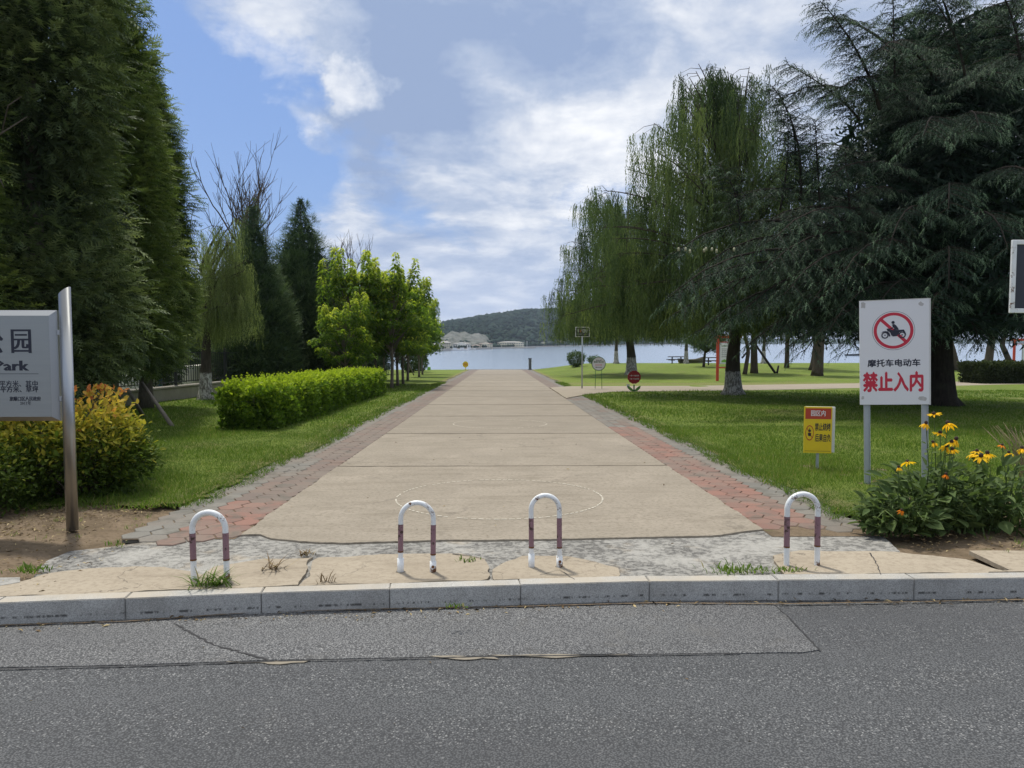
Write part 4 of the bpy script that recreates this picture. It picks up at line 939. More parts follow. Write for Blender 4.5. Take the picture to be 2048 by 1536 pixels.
def willow_crown(r, boughs, acc_leaf, acc_wood, zmin, per, leafL, leafW, nt, z_first, rr=.06, maxL=4.2, osc=1.0):
    """boughs: list of (end xyz, bend) from the head of the trunk"""
    for (st, en, wgt) in boughs:
        st = np.array(st, float); en = np.array(en, float); mid = (st + en) / 2 + np.array([0, 0, .18 * np.linalg.norm(en - st)]); u = np.linspace(0, 1, 9)[:, None]
        P = (1 - u) ** 2 * st + 2 * u * (1 - u) * mid + u ** 2 * en; acc_wood.tube(P, np.linspace(rr * wgt, .012, 9), 5)
        n = int(nt * wgt); uu = np.where(r.random(n) < .6, r.uniform(.82, 1.0, n), r.uniform(.25, 1.0, n)); base = (1 - uu)[:, None] ** 2 * st + 2 * (uu * (1 - uu))[:, None] * mid + (uu ** 2)[:, None] * en
        off = r.normal(size=(n, 3)) * np.array([.62, .62, .22]) * osc; O = base + off; O[:, 2] -= .25 * (off[:, 0] ** 2 + off[:, 1] ** 2)
        for b_, o_ in list(zip(base, O))[::2]: acc_wood.tube([b_, (b_ + o_) / 2 + [0, 0, .12], o_], [.014, .01, .006], 3)
        L = r.uniform(.35, 1.0, n) * maxL; strands(acc_leaf, O, L, r, per, leafL, leafW, .12 * max(osc, .6), tint=np.clip(r.normal(.42, .13, n) + r.normal() * .17, 0, 1), zmin=zmin)
def willow(base, label, H, Rx, Ry, zb, seed, nb, trunk, cx=0.0, per=9, nt=13, leafL=.15, leafW=.016, leafm='willow', barkm='bark_white', asym=None, shape=1.0, group=None, fork=3.0, maxL=3.1, tr=.4, zmin=2.0, osc=1.0, curtain=0):
    r = np.random.default_rng(seed); al, aw = Acc(), Acc(); B = []
    for i in range(nb):
        t = ((i + .5) / nb) ** 1.45; th = i * 2.399963 + r.uniform(-.3, .3); z = zb + (H - zb) * t; e = max(.04, 1 - t ** 1.5) ** shape * (r.uniform(.66, 1.14) if i % 4 else r.uniform(.35, .7))
        x = cx * t + Rx * e * math.cos(th); y = Ry * e * math.sin(th)
        if asym: x, z = asym(x, z)
        sz = fork + (z - fork) * .55; B.append(((trunk[-1][0] * .8 + r.uniform(-.2, .2), r.uniform(-.2, .2), min(sz, H * .8)), (x, y, z), r.uniform(.75, 1.3)))
    trunk_mesh(aw, trunk, np.linspace(tr, tr * .45, len(trunk)), 14, .45, .09)
    aw.tube([trunk[-1], (trunk[-1][0] + cx * .3, .1, H * .6), (cx * .6, 0, H * .86)], [tr * .45, tr * .3, .04], 7)
    willow_crown(r, B, al, aw, zmin, per, leafL, leafW, nt, 0, maxL=maxL, osc=osc)
    if curtain:
        a = r.random(curtain) * 6.283; q = np.sqrt(r.uniform(.30, .92, curtain)); O = np.stack([cx * .45 + Rx * .88 * q * np.cos(a), Ry * .93 * q * np.sin(a), zmin + r.uniform(1.4, 4.2, curtain)], 1)
        strands(al, O, r.uniform(1.2, 3.4, curtain), r, per, leafL, leafW, .2, tint=np.clip(r.normal(.35, .2, curtain), 0, 1), zmin=zmin)
    rt = empty('willow_tree', base, 0, label, 'willow tree', group); link('trunk', aw.mesh('trunk', M[barkm], True), rt); link('crown', al.mesh('crown', M[leafm]), rt); return rt
WG = 'weeping willows on the right lawn'
b = gp(1465, 790)
willow((b.x, b.y, gz(b.x, b.y) - .04), 'largest weeping willow with whitewashed flared trunk beside the cross path', 13.6, 5.6, 4.8, 3.2, 41, 150, [(0, 0, 0), (-.02, 0, 1.2), (.05, 0, 2.4), (.0, 0, 3.6)], cx=-.9, per=14, nt=7, shape=.66, leafL=.18, leafW=.027, curtain=330, group=WG, tr=.37, fork=3.2, zmin=2.05,
       asym=lambda x, z: (x + (-.5 if x < -1.5 and z < 8 else 0) , z + (.6 * math.sin(x * 2.1))))
b = gp(1262, 754)
willow((b.x, b.y, gz(b.x, b.y) - .04), 'weeping willow left of the largest one, hanging over the round sign', 13.8, 5.6, 4.8, 3.6, 42, 120, [(0, 0, 0), (0, 0, 1.5), (-.15, 0, 2.8), (-.35, 0, 4.2)], cx=-2.0, per=12, nt=7.5, shape=.55, curtain=260, leafL=.22, leafW=.034, group=WG, tr=.42, barkm='bark_white_tall', fork=3.6, zmin=2.1,
       asym=lambda x, z: (x - (.1 if z < 9 else 0), z - (1.2 if x < -4 else 0)))
# pale small willow on the left
bl = gp(411, 800)
willow((bl.x, bl.y, gz(bl.x, bl.y) - .03), 'small pale willow with whitewashed trunk between juniper and slim cone tree', 6.3, .85, .9, 3.0, 43, 30, [(0, 0, 0), (.02, 0, 1.0), (.1, 0, 2.0), (.2, 0, 3.0)], cx=.3, asym=lambda x, z: (x + .75 + .25 * math.sin(z * 3), z + .3 * math.sin(x * 5)), per=12, nt=7, shape=.6, osc=.62, leafm='willow_pale', group=None, tr=.24, fork=2.8, maxL=2.8, zmin=1.75, leafL=.14)
# more willows far off by the water: whitewashed trunks, crowns merging
for i, (px, py, h, lb) in enumerate([(1232, 729, 8, 'thin whitewashed willow behind the second willow near the shore'), (1372, 727, 8.5, 'whitewashed willow by the shore between the two big willows'), (1527, 728, 8, 'whitewashed willow by the shore right of the largest willow')]):
    Y = 79.0; q = at(px, py, Y); willow((q.x, Y, gz(q.x, Y)), lb, h, 2.7, 2.5, 3.8, 50 + i, 16, [(0, 0, 0), (0, 0, 1.5), (.1, 0, 3.2)], per=5, nt=12, leafL=.28, leafW=.035, tr=.26, barkm='bark_white_tall', group='shore willows', zmin=3.0, fork=3)

# ---- deodar cedar
def cedar_sprays(r, acc, wood, P, rad0, n2, len2, start=.25, side_h=None, spray=.30, tw=1.0):
    """secondary branchlets off both sides of a bough P (k,3), each carrying drooping needle sprays"""
    P = np.asarray(P, float); k = len(P); wood.tube(P, np.linspace(rad0, .01, k), 6); tot = np.linalg.norm(np.diff(P, axis=0), axis=1).sum()
    us = np.linspace(start, .99, n2)
    for i, u in enumerate(us):
        f = u * (k - 1); j = min(int(f), k - 2); p = P[j] + (P[j + 1] - P[j]) * (f - j); d = unit(P[j + 1] - P[j]); sd = unit(np.cross(d, [0, 0, 1.]) + 1e-6); sg = 1 if i % 2 else -1
        if abs(d[2]) > .75: a_ = i * 2.4; sd = unit(np.array([math.cos(a_), math.sin(a_), 0.])); sg = 1
        L = len2 * (1.05 - .75 * u) * r.uniform(.75, 1.2) + .18; dv = unit(sd * sg * r.uniform(.7, 1.0) + d * .65 + np.array([0, 0, -.05]) + r.normal(size=3) * .12)
        m = max(4, int(L / .115)); s = np.linspace(.05, 1, m)[:, None]; Q = p + dv * L * s + np.array([0, 0, -1.]) * (L * .33 * s ** 1.8)
        wood.tube(Q[::max(1, m // 4)] if m > 5 else Q, np.linspace(.011, .004, len(Q[::max(1, m // 4)] if m > 5 else Q)), 3, cap=False)
        dd = unit(np.gradient(Q, axis=0)); per = 3
        for w_ in range(per):
            sdd = unit(np.cross(dd, [0, 0, 1.])) * (1 if w_ % 2 else -1); v = unit(dd * .75 + sdd * (.75 if w_ < 2 else .1) + np.array([0, 0, -.42 if w_ < 2 else -.15]) + r.normal(size=(m, 3)) * .18)
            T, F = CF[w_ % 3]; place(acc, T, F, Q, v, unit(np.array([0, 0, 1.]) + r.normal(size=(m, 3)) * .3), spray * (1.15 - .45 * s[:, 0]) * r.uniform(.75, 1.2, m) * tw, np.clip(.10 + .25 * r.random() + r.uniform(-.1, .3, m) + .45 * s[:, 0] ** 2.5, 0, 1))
CF = [feather(8, .20, .045, .28, .95, 60 + s) for s in range(3)]; CORE = feather(4, .34, .08, .2, .8, 66)
cb = gp(1874, 812); cb.z = gz(cb.x, cb.y); cw, cf = Acc(), Acc(); r = np.random.default_rng(77)
L0 = lambda p: np.array(p) - np.array(cb)
def bough(px, py, Y, zs, up=.16, n2=34, len2=1.25, rad=.07, start=.22, tipdrop=.10):
    e = L0(at(px, py, Y)); s_ = np.array([.15, 0, zs]); Lb = np.linalg.norm(e - s_); u = np.linspace(0, 1, 11)[:, None]
    mid = (s_ + e) / 2 + np.array([0, 0, up * Lb]); P = (1 - u) ** 2 * s_ + 2 * u * (1 - u) * mid + u ** 2 * e; P[:, 2] -= (u[:, 0] ** 6) * tipdrop * Lb
    cedar_sprays(r, cf, cw, P, rad, n2, len2, start)
    return P
# boughs whose ends make the outline
OUT = [(1345, 432, 20.5, 4.2), (1338, 506, 19.0, 3.6), (1400, 590, 20, 3.0), (1355, 560, 21.5, 3.3), (1475, 335, 21, 5.0), (1575, 132, 20.0, 8.4), (1640, -10, 21.0, 9.6), (1600, 250, 22, 6.4), (1545, 400, 18, 4.6), (1500, 640, 22, 2.9), (1610, 640, 19, 2.7), (1570, 505, 17.5, 3.8),
       (1660, 290, 18.5, 6.4), (1690, 100, 18, 8.3), (1760, 30, 17.5, 9.5), (1850, 190, 16.5, 7.6), (1960, 175, 16.5, 7.6), (2060, 60, 17, 9.2), (2080, 300, 17, 6.4), (1900, 330, 15.8, 5.8), (2020, 420, 16, 4.9), (1780, 410, 16.5, 5.0), (1680, 480, 17, 4.0), (1900, 500, 16.5, 4.0), (2080, 560, 17.5, 3.4), (1750, 570, 18, 3.2), (1860, 600, 18, 2.9),
       (1700, 655, 20, 2.5), (1790, 668, 20, 2.4), (1580, 660, 24, 2.7), (1960, 650, 19.5, 2.7), (2100, 660, 22, 2.9), (1440, 470, 24, 4.4), (1520, 560, 25, 3.6), (1400, 470, 21, 4.2), (1450, 520, 20, 3.9), (1430, 610, 22, 3.2), (1480, 560, 19.5, 3.6), (1530, 470, 19, 4.4), (1560, 600, 19.5, 3.1), (1620, 540, 18.5, 3.6), (1640, 420, 19.5, 4.9), (1530, 400, 22.5, 5.0), (1700, 350, 20, 6.0), (1660, 590, 18, 3.2), (1480, 420, 22, 4.6)]
for i, (px, py, Y, zs) in enumerate(OUT):
    big = px < 1560 or py < 200; bough(px, py, Y, zs, up=.13 if py > 380 else .06, n2=42 if big else 30, len2=1.35 if big else 1.15, rad=.085 if big else .06)
# tips that turn up or arch over above the crown
def leader(px0, py0, px1, py1, Y, n2=34, len2=.75, arch=.0, rad=.035):
    a_, e = L0(at(px0, py0, Y)), L0(at(px1, py1, Y)); u = np.linspace(0, 1, 11)[:, None]; mid = (a_ + e) / 2 + np.array([arch, 0, abs(arch) * .6]); P = (1 - u) ** 2 * a_ + 2 * u * (1 - u) * mid + u ** 2 * e
    cedar_sprays(r, cf, cw, P, rad, n2, len2, .05, tw=.85)
leader(1600, 400, 1545, 172, 21, 56, .95, .55, .05); leader(1560, 420, 1575, 230, 21.4, 40, .8, .2); leader(1640, 420, 1630, 238, 21, 44, .75); leader(1590, 330, 1548, 176, 21.5, 20, .5, .4)
leader(1760, 220, 1640, 2, 19, 60, 1.05, .35, .05); leader(1790, 180, 1786, -10, 19, 34, .7); leader(1930, 150, 1850, -20, 18, 40, .9, .3); leader(1700, 420, 1690, 300, 20, 26, .7); leader(1480, 460, 1440, 330, 21, 30, .8, .3)
leader(1720, 240, 1572, 128, 20, 40, .8, .25); leader(2040, 120, 1990, -40, 17.5, 30, .8, .2)
bough(1342, 509, 19.2, 3.9, up=.05, n2=60, len2=.7, rad=.05, start=.5)
# inner and rear boughs
for i in range(78):
    th = i * 2.4 + rnd.uniform(-.3, .3); z = 2.5 + 10.0 * (i / 78); Lh = (5.6 if z < 6.5 else 5.6 - (z - 6.5) * .42) * rnd.uniform(.5, .88)
    e = np.array([.1 + Lh * math.cos(th) * (1.0), Lh * math.sin(th), z + rnd.uniform(-.2, .7)])
    if math.cos(th) < .1 and z > 5.2: e[:2] *= .58
    if z < 3.6: e[2] = max(e[2], 2.6)
    s_ = np.array([.1, 0, z - .3]); u = np.linspace(0, 1, 9)[:, None]; mid = (s_ + e) / 2 + np.array([0, 0, .14 * Lh]); P = (1 - u) ** 2 * s_ + 2 * u * (1 - u) * mid + u ** 2 * e
    cedar_sprays(r, cf, cw, P, .06, 19, 1.15, .12, spray=.40)
# loose inner foliage that darkens the heart of the crown
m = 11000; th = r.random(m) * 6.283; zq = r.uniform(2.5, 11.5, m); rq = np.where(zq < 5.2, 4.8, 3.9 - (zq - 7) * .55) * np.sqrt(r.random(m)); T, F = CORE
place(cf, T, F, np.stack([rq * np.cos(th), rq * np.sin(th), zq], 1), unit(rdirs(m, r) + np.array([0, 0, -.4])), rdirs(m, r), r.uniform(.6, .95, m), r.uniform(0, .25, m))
ct = Acc(); trunk_mesh(ct, [(0.12, 0, -.05), (.05, 0, 1.0), (0, 0, 2.5), (0, 0, 6), (.1, 0, 12)], [.50, .42, .36, .26, .06], 14, .35, .07)
rt = empty('cedar_tree', cb, 0, 'huge dark cedar with sweeping boughs behind the white sign', 'cedar tree')
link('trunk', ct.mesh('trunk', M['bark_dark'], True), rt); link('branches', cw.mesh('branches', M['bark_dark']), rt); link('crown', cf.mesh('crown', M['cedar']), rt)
# cones standing on the lit lower bough
ca = cyl('cone', .034, .026, .10, simple('pale_cone', (.34, .34, .22, 1), .8), 8, 0, .01)
for px in (1357, 1371, 1380, 1408, 1412, 1424, 1433, 1468):
    p = L0(at(px, 504 + rnd.uniform(-4, 3), 19.2)); o = link('cone', ca, rt); o.location = p; o.rotation_euler.x = rnd.uniform(-.2, .2)

# ---- pines and small trees on the right lawn, by the water
def pine(px, py, Y, h, lean, rad, label, crownR, seed, crook=0, leafm='bush', zc=None, grp='small trees along the right shore'):
    q = at(px, py, Y); z = gz(q.x, Y); r = np.random.default_rng(seed); a = Acc()
    trunk_mesh(a, [(0, 0, -.05), (lean * .35 + crook, 0, h * .35), (lean * .7 - crook, 0, h * .65), (lean, 0, h * .95)], [rad, rad * .85, rad * .6, .03], 8, .15)
    al = Acc(); zc = zc or h * .55; n = 170
    C = rdirs(n, r) * np.array([crownR, crownR, (h - zc) * .5]) * r.uniform(.5, 1, (n, 1)) + np.array([lean * .8, 0, (h + zc) / 2])
    for i in range(0, n, 9): a.tube([(lean * .7, 0, zc), (np.array([lean * .7, 0, zc]) + C[i]) / 2 + [0, 0, .1], C[i]], [.05, .03, .012], 4)
    for qn in range(10):
        T, F = FEATH[qn % 4]; place(al, T, F, C + rdirs(n, r) * .28, unit(rdirs(n, r) + np.array([0, 0, .2])), rdirs(n, r), r.uniform(.38, .62, n), np.clip(r.uniform(.2, .8, n), 0, 1))
    rt = empty('lawn_tree', (q.x, Y, z), 0, label, 'tree', grp); link('trunk', a.mesh('trunk', M['bark'], True), rt); link('crown', al.mesh('crown', M[leafm]), rt); return rt
pine(1407, 735, 68, 3.6, .3, .13, 'small open pine left of the red notice board', 2.0, 71, leafm='thuja', zc=1.3)
pine(1489, 748, 56, 5.2, .1, .17, 'slim dark trunk just right of the largest willow', 2.0, 72, crook=.25, zc=3.2)
pine(1508, 746, 57.5, 5.5, -.1, .30, 'stout dark trunk next to the slim one, with leaning props', 2.2, 73, zc=3.2)
pine(1573, 737, 66, 6.2, .1, .22, 'straight slender trunk standing alone right of the props', 2.2, 74, zc=3.4)
pine(1626, 742, 62, 6, .3, .36, 'rear trunk of the thick leaning pair', 2.4, 75, crook=.2, zc=3.3)
pine(1634, 752, 54, 6, .35, .42, 'front trunk of the thick leaning pair, greyer', 2.2, 76, zc=3.3)
pine(1913, 742, 62, 5.6, -1.5, .34, 'bare trunk leaning left, seen under the cedar', 2.3, 77, zc=3.0)
pine(1976, 727, 78, 6.5, .8, .42, 'dark trunk rising from behind the clipped hedge', 2.8, 78, zc=3.6)
pine(2021, 727, 79, 6, -1.3, .30, 'crooked trunk behind the red board at the right edge', 2.3, 79, crook=-.6, zc=3.8)
# ---- row of bright young trees on the left
def young_mesh(h, R_, z0, seed):
    r = np.random.default_rng(seed); al, aw = Acc(), Acc(); trunk_mesh(aw, [(0, 0, -.05), (.05, .02, 1.5), (-.05, 0, 3), (0, 0, h * .7)], [.085, .07, .05, .02], 8, .15)
    n = 80; t = r.random(n) ** .8; th = r.random(n) * 6.283; rad = R_ * np.sqrt(np.clip(np.sin(np.clip(t * .82 + .14, 0, 1) * math.pi), 0, 1)) * r.uniform(.45, 1.0, n)
    C = np.stack([rad * np.cos(th), rad * np.sin(th), z0 + t * (h - z0 - 1.5)], 1)
    spires = np.array([[r.uniform(-.8, .8) * R_, r.uniform(-.8, .8) * R_, h - r.uniform(0, 1.6)] for _ in range(13)])
    for c in C[::2]: aw.tube([(0, 0, max(1.2, c[2] * .62)), c * [.55, .55, .9], c], [.028, .018, .008], 4)
    T, F = leaf(.42, .10)
    for i in range(n):
        m = 44; out = unit(C[i] - np.array([0, 0, C[i][2] - .2])); pos = C[i] + rdirs(m, r) * np.array([.46, .46, .26]) * r.uniform(.3, 1, (m, 1)); a = r.random(m) * 6.283
        d = unit(np.stack([np.cos(a), np.sin(a), r.uniform(-1.3, .0, m)], 1)); up = (pos[:, 2] - C[i][2]) / .26; outer = rad[i] / R_
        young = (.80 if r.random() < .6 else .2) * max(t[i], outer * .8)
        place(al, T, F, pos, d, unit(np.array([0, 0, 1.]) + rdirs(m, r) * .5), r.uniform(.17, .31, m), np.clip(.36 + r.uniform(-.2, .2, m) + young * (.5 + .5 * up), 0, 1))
    for sp in spires:
        aw.tube([sp * [.6, .6, 1] - [0, 0, 1.6], sp], [.02, .006], 4); m = 130; s = r.random(m); a = r.random(m) * 6.283; pos = sp - np.array([0, 0, 1.]) * (s * 1.5)[:, None] + np.stack([np.cos(a), np.sin(a), 0 * a], 1) * (.03 + .16 * s[:, None])
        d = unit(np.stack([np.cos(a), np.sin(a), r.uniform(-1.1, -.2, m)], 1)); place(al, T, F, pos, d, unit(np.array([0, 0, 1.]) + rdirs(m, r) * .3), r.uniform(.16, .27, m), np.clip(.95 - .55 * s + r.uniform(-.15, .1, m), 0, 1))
    return aw.mesh('trunk', M['bark_grey'], True), al.mesh('crown', M['maple'])
YM = [young_mesh(7.0, 1.75, 1.9, 81), young_mesh(6.6, 1.9, 1.7, 82), young_mesh(7.4, 1.7, 2.0, 83)]
YG = 'bright green young trees in a row left of the walk'
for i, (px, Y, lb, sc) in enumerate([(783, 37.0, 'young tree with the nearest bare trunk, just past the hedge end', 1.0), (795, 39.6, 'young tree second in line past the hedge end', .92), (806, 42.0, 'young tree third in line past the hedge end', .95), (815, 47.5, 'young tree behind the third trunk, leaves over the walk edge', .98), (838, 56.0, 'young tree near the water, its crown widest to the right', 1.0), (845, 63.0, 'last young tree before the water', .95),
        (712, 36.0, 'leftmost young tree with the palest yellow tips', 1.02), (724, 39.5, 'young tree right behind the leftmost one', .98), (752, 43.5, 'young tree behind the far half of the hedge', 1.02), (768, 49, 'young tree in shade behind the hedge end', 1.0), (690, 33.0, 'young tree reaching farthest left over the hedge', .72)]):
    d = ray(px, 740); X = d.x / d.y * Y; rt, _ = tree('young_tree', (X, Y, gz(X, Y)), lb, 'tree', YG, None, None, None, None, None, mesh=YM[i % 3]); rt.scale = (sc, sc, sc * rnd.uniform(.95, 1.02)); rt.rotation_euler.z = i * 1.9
# ---- bare dead trees
def bare(px, pybase_Y, tops, label, seed, h):
    Y = pybase_Y; q = at(px, 700, Y); z = gz(q.x, Y); r = random.Random(seed); a = Acc()
    def grow(p, d, L, rad, lev):
        n = 5; P = [p]
        for i in range(n): d = (d + Vector((r.uniform(-.22, .22), r.uniform(-.22, .22), r.uniform(-.05, .16)))).normalized(); P.append(P[-1] + d * L / n)
        a.tube([tuple(v) for v in P], np.linspace(rad, rad * .5, n + 1), 5 if lev < 2 else 3)
        if lev >= 4: return
        for k in range(r.choice([3, 3, 4]) if lev else 5):
            i = r.randint(2, n); dv = (d + Vector((r.uniform(-.6, .6), r.uniform(-.5, .5), r.uniform(.1, .7)))).normalized(); grow(P[i], dv, L * r.uniform(.5, .8), rad * .55, lev + 1)
    grow(Vector((0, 0, 0)), Vector((0, 0, 1)), h * .48, h * .013, 0)
    o = a.link('bare_tree', M['bark'], None, (q.x, Y, z)); tag(o, label, 'bare tree', 'leafless dead trees behind the evergreens'); return o
bare(455, 41, None, 'widest leafless tree, between juniper and slim cone tree', 5, 11.0); bare(492, 43, None, 'leafless tree rising right behind the tip of the slim cone tree', 8, 12.0)
bare(565, 44, None, 'tall leafless tree in the gap between the two cone trees', 12, 12.0); bare(650, 47, None, 'leafless tree rising right of the broad cone tree', 3, 10.6); bare(735, 52, None, 'small leafless tree poking over the yellow tips', 4, 10.0)

# ------------------------------------------------------------------ hedges, shrubs
def leafbox(acc, lo, hi, n, size, r, T, F, tint, topbright=.3, inner=.16, wob=.10):
    lo, hi = np.array(lo, float), np.array(hi, float); p = r.random((n, 3)) * (hi - lo) + lo; ax = r.choice([0, 1, 2, 2, 0, 1, 1], n); s = r.random(n) < .5
    for k in range(3):
        m_ = (ax == k); dep = np.abs(r.normal(size=m_.sum())) * inner; p[m_, k] = np.where(s[m_] & (k < 2), lo[k] + dep, hi[k] - dep)
    for i in range(n):
        pass
    nz = np.array([mnoise.noise(Vector((q[0] * 2.1, q[1] * 2.1, q[2] * 2.1))) for q in p]) * wob * 2; c = (lo + hi) / 2; out = np.zeros((n, 3)); out[np.arange(n), ax] = np.where((ax < 2) & s, -1, 1)
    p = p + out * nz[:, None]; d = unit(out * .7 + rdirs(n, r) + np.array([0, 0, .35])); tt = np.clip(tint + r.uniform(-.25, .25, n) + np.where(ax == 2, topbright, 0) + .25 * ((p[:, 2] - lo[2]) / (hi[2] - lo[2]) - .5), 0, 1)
    place(acc, T, F, p, d, unit(out + rdirs(n, r) * .7), size * r.uniform(.6, 1.25, n), tt)
T6, F6 = leaf(.62, .12); r = np.random.default_rng(91); acc = Acc(); hx0, hx1, hy0, hy1 = -6.15, -4.85, 16.3, 31.2
for y0, y1 in zip(np.linspace(hy0, hy1, 9)[:-1], np.linspace(hy0, hy1, 9)[1:]):
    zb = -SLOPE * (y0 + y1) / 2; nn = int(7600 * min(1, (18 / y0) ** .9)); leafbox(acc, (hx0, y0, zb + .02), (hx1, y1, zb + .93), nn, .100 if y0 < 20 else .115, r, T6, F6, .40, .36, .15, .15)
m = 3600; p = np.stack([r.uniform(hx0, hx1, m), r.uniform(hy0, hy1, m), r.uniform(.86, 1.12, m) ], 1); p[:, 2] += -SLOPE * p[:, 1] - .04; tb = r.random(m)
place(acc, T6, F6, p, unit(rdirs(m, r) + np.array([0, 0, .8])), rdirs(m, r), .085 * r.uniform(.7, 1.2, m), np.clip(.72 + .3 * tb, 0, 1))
for i in range(420):   # shoots standing above the clipped top
    q = np.array([r.uniform(hx0 + .05, hx1 - .05), r.uniform(hy0, hy1), 0]); q[2] = -SLOPE * q[1] + .95; L = r.uniform(.08, .26); k = 9; s = np.linspace(0, 1, k)[:, None]; P = q + s * np.array([r.normal() * .05, r.normal() * .05, L]); place(acc, T6, F6, P, unit(rdirs(k, r) + np.array([0, 0, .4])), rdirs(k, r), .095 * (1.1 - .5 * s[:, 0]), np.clip(.75 + .25 * s[:, 0], 0, 1))
wood = Acc()
for i in range(260):
    x, y = r.uniform(hx0 + .15, hx1 - .15), r.uniform(hy0 + .1, hy1 - .1); z = -SLOPE * y; wood.tube([(x, y, z - .02), (x + r.normal() * .05, y + r.normal() * .05, z + .4), (x + r.normal() * .15, y + r.normal() * .15, z + .8)], [.012, .009, .005], 3)
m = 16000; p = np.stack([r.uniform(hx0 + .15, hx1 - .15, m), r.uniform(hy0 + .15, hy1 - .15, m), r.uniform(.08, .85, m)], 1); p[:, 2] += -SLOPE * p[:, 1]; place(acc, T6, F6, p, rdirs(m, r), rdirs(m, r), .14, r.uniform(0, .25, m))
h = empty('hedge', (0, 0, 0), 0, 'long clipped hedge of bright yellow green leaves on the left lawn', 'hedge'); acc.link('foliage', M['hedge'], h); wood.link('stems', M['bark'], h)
# dark hedge, right
b = gp(1962, 768); Yh = b.y; acc = Acc(); zb = gz(b.x, Yh); leafbox(acc, (b.x, Yh, zb), (b.x + 8, Yh + 2.2, zb + 1.2), 15000, .13, r, T6, F6, .35, .25, .16, .09); p = np.stack([r.uniform(b.x + .1, b.x + 8, 6000), r.uniform(Yh + .15, Yh + 2, 6000), r.uniform(zb, zb + 1.1, 6000)], 1); place(acc, T6, F6, p, rdirs(6000, r), rdirs(6000, r), .25, r.uniform(0, .3, 6000))
h = empty('hedge', (0, 0, 0), 0, 'dark clipped box hedge at the right edge beyond the cross path', 'hedge'); acc.link('foliage', M['hedge_dark'], h)
# round bushes
def bush(px, py, Y, R_, H, label, leafm, seed, n=2600, size=.13):
    q = at(px, py, Y); z = gz(q.x, Y); r = np.random.default_rng(seed); acc = Acc(); p = rdirs(n, r) * r.uniform(.35, 1.0, (n, 1)) ** .4 * np.array([R_, R_, H * .55]) + np.array([0, 0, H * .55]); p[:, :2] *= (.55 + .5 * np.clip(p[:, 2:3] / H, 0, 1)); p[:, 2] = np.abs(p[:, 2]); p += r.normal(size=p.shape) * .07
    place(acc, T6, F6, p, unit(rdirs(n, r) + unit(p - np.array([0, 0, H * .4])) * .7), rdirs(n, r), size * r.uniform(.6, 1.3, n), r.uniform(.15, .85, n)); w_ = Acc()
    for i in range(10): a = r.random() * 6.28; w_.tube([(0, 0, 0), (R_ * .3 * math.cos(a), R_ * .3 * math.sin(a), H * .5), (R_ * .6 * math.cos(a), R_ * .6 * math.sin(a), H * .9)], [.03, .02, .01], 3)
    rt = empty('bush', (q.x, Y, z), 0, label, 'bush'); acc.link('foliage', M[leafm], rt); w_.link('stems', M['bark'], rt)
bush(1152, 737, 74, 1.05, 1.45, 'round green bush by the black information sign', 'bush', 95); bush(1188, 731, 79, .8, .75, 'small dark bush half behind the round sign', 'thuja', 96, 900)
bush(822, 742, 70, 1.9, 3.3, 'green shrub under the last bright tree by the water', 'bush', 97, 4000, .2); bush(842, 745, 76, .8, 1.4, 'bluish green sapling bush at the water on the left', 'thuja', 98, 700, .2)
# thin fence line on the left
FX = -12.0; fence = empty('boundary_fence', (FX, 15, gz(FX, 15)), 0, 'low stone wall with dark railings behind the left trees', 'fence'); slope_rot = -math.atan(SLOPE)
o = link('plinth_wall', bevbox('plinth_wall', (.3, 62, .5), M['plinth'], .02, centre=(0, 31, .2)), fence); o.rotation_euler.x = slope_rot
o = link('coping', bevbox('coping', (.4, 62, .07), M['plinth'], .01, centre=(0, 31, .487)), fence); o.rotation_euler.x = slope_rot
pm = bevbox('post', (.09, .09, 1.5), M['fence_dark'], .008, centre=(0, 0, 1.2)); bm_ = bevbox('bar', (.022, .022, 1.15), M['fence_dark'], 0, centre=(0, 0, 1.2))
for i in range(25): o = link('post', pm, fence); o.location = (0, .3 + i * 2.5, -SLOPE * (.3 + i * 2.5))
for z in (.66, 1.75): o = link('rail', bevbox('rail', (.035, 62, .035), M['fence_dark'], 0, centre=(0, 31, z)), fence); o.rotation_euler.x = slope_rot
for i in range(280): o = link('bar', bm_, fence); y = .3 + (i + .5) * .215; o.location = (0, y, -SLOPE * y)
o = link('blue_post', cyl('blue_post', .07, .07, 2.0, M['blue_paint'], 10), None, (-12.9, 28.5, gz(0, 28.5))); tag(o, 'blue post behind the railings left of the pale willow trunk', 'post')
# white building glimpsed beyond the fence
o = link('roadside_wall', bevbox('roadside_wall', (.25, 26, 1.5), M['bwall2'], .02, centre=(0, 0, .75)), None, (-14.0, 38, gz(0, 38) - .25)); tag(o, 'pale wall glimpsed through the railings on the left', 'wall')
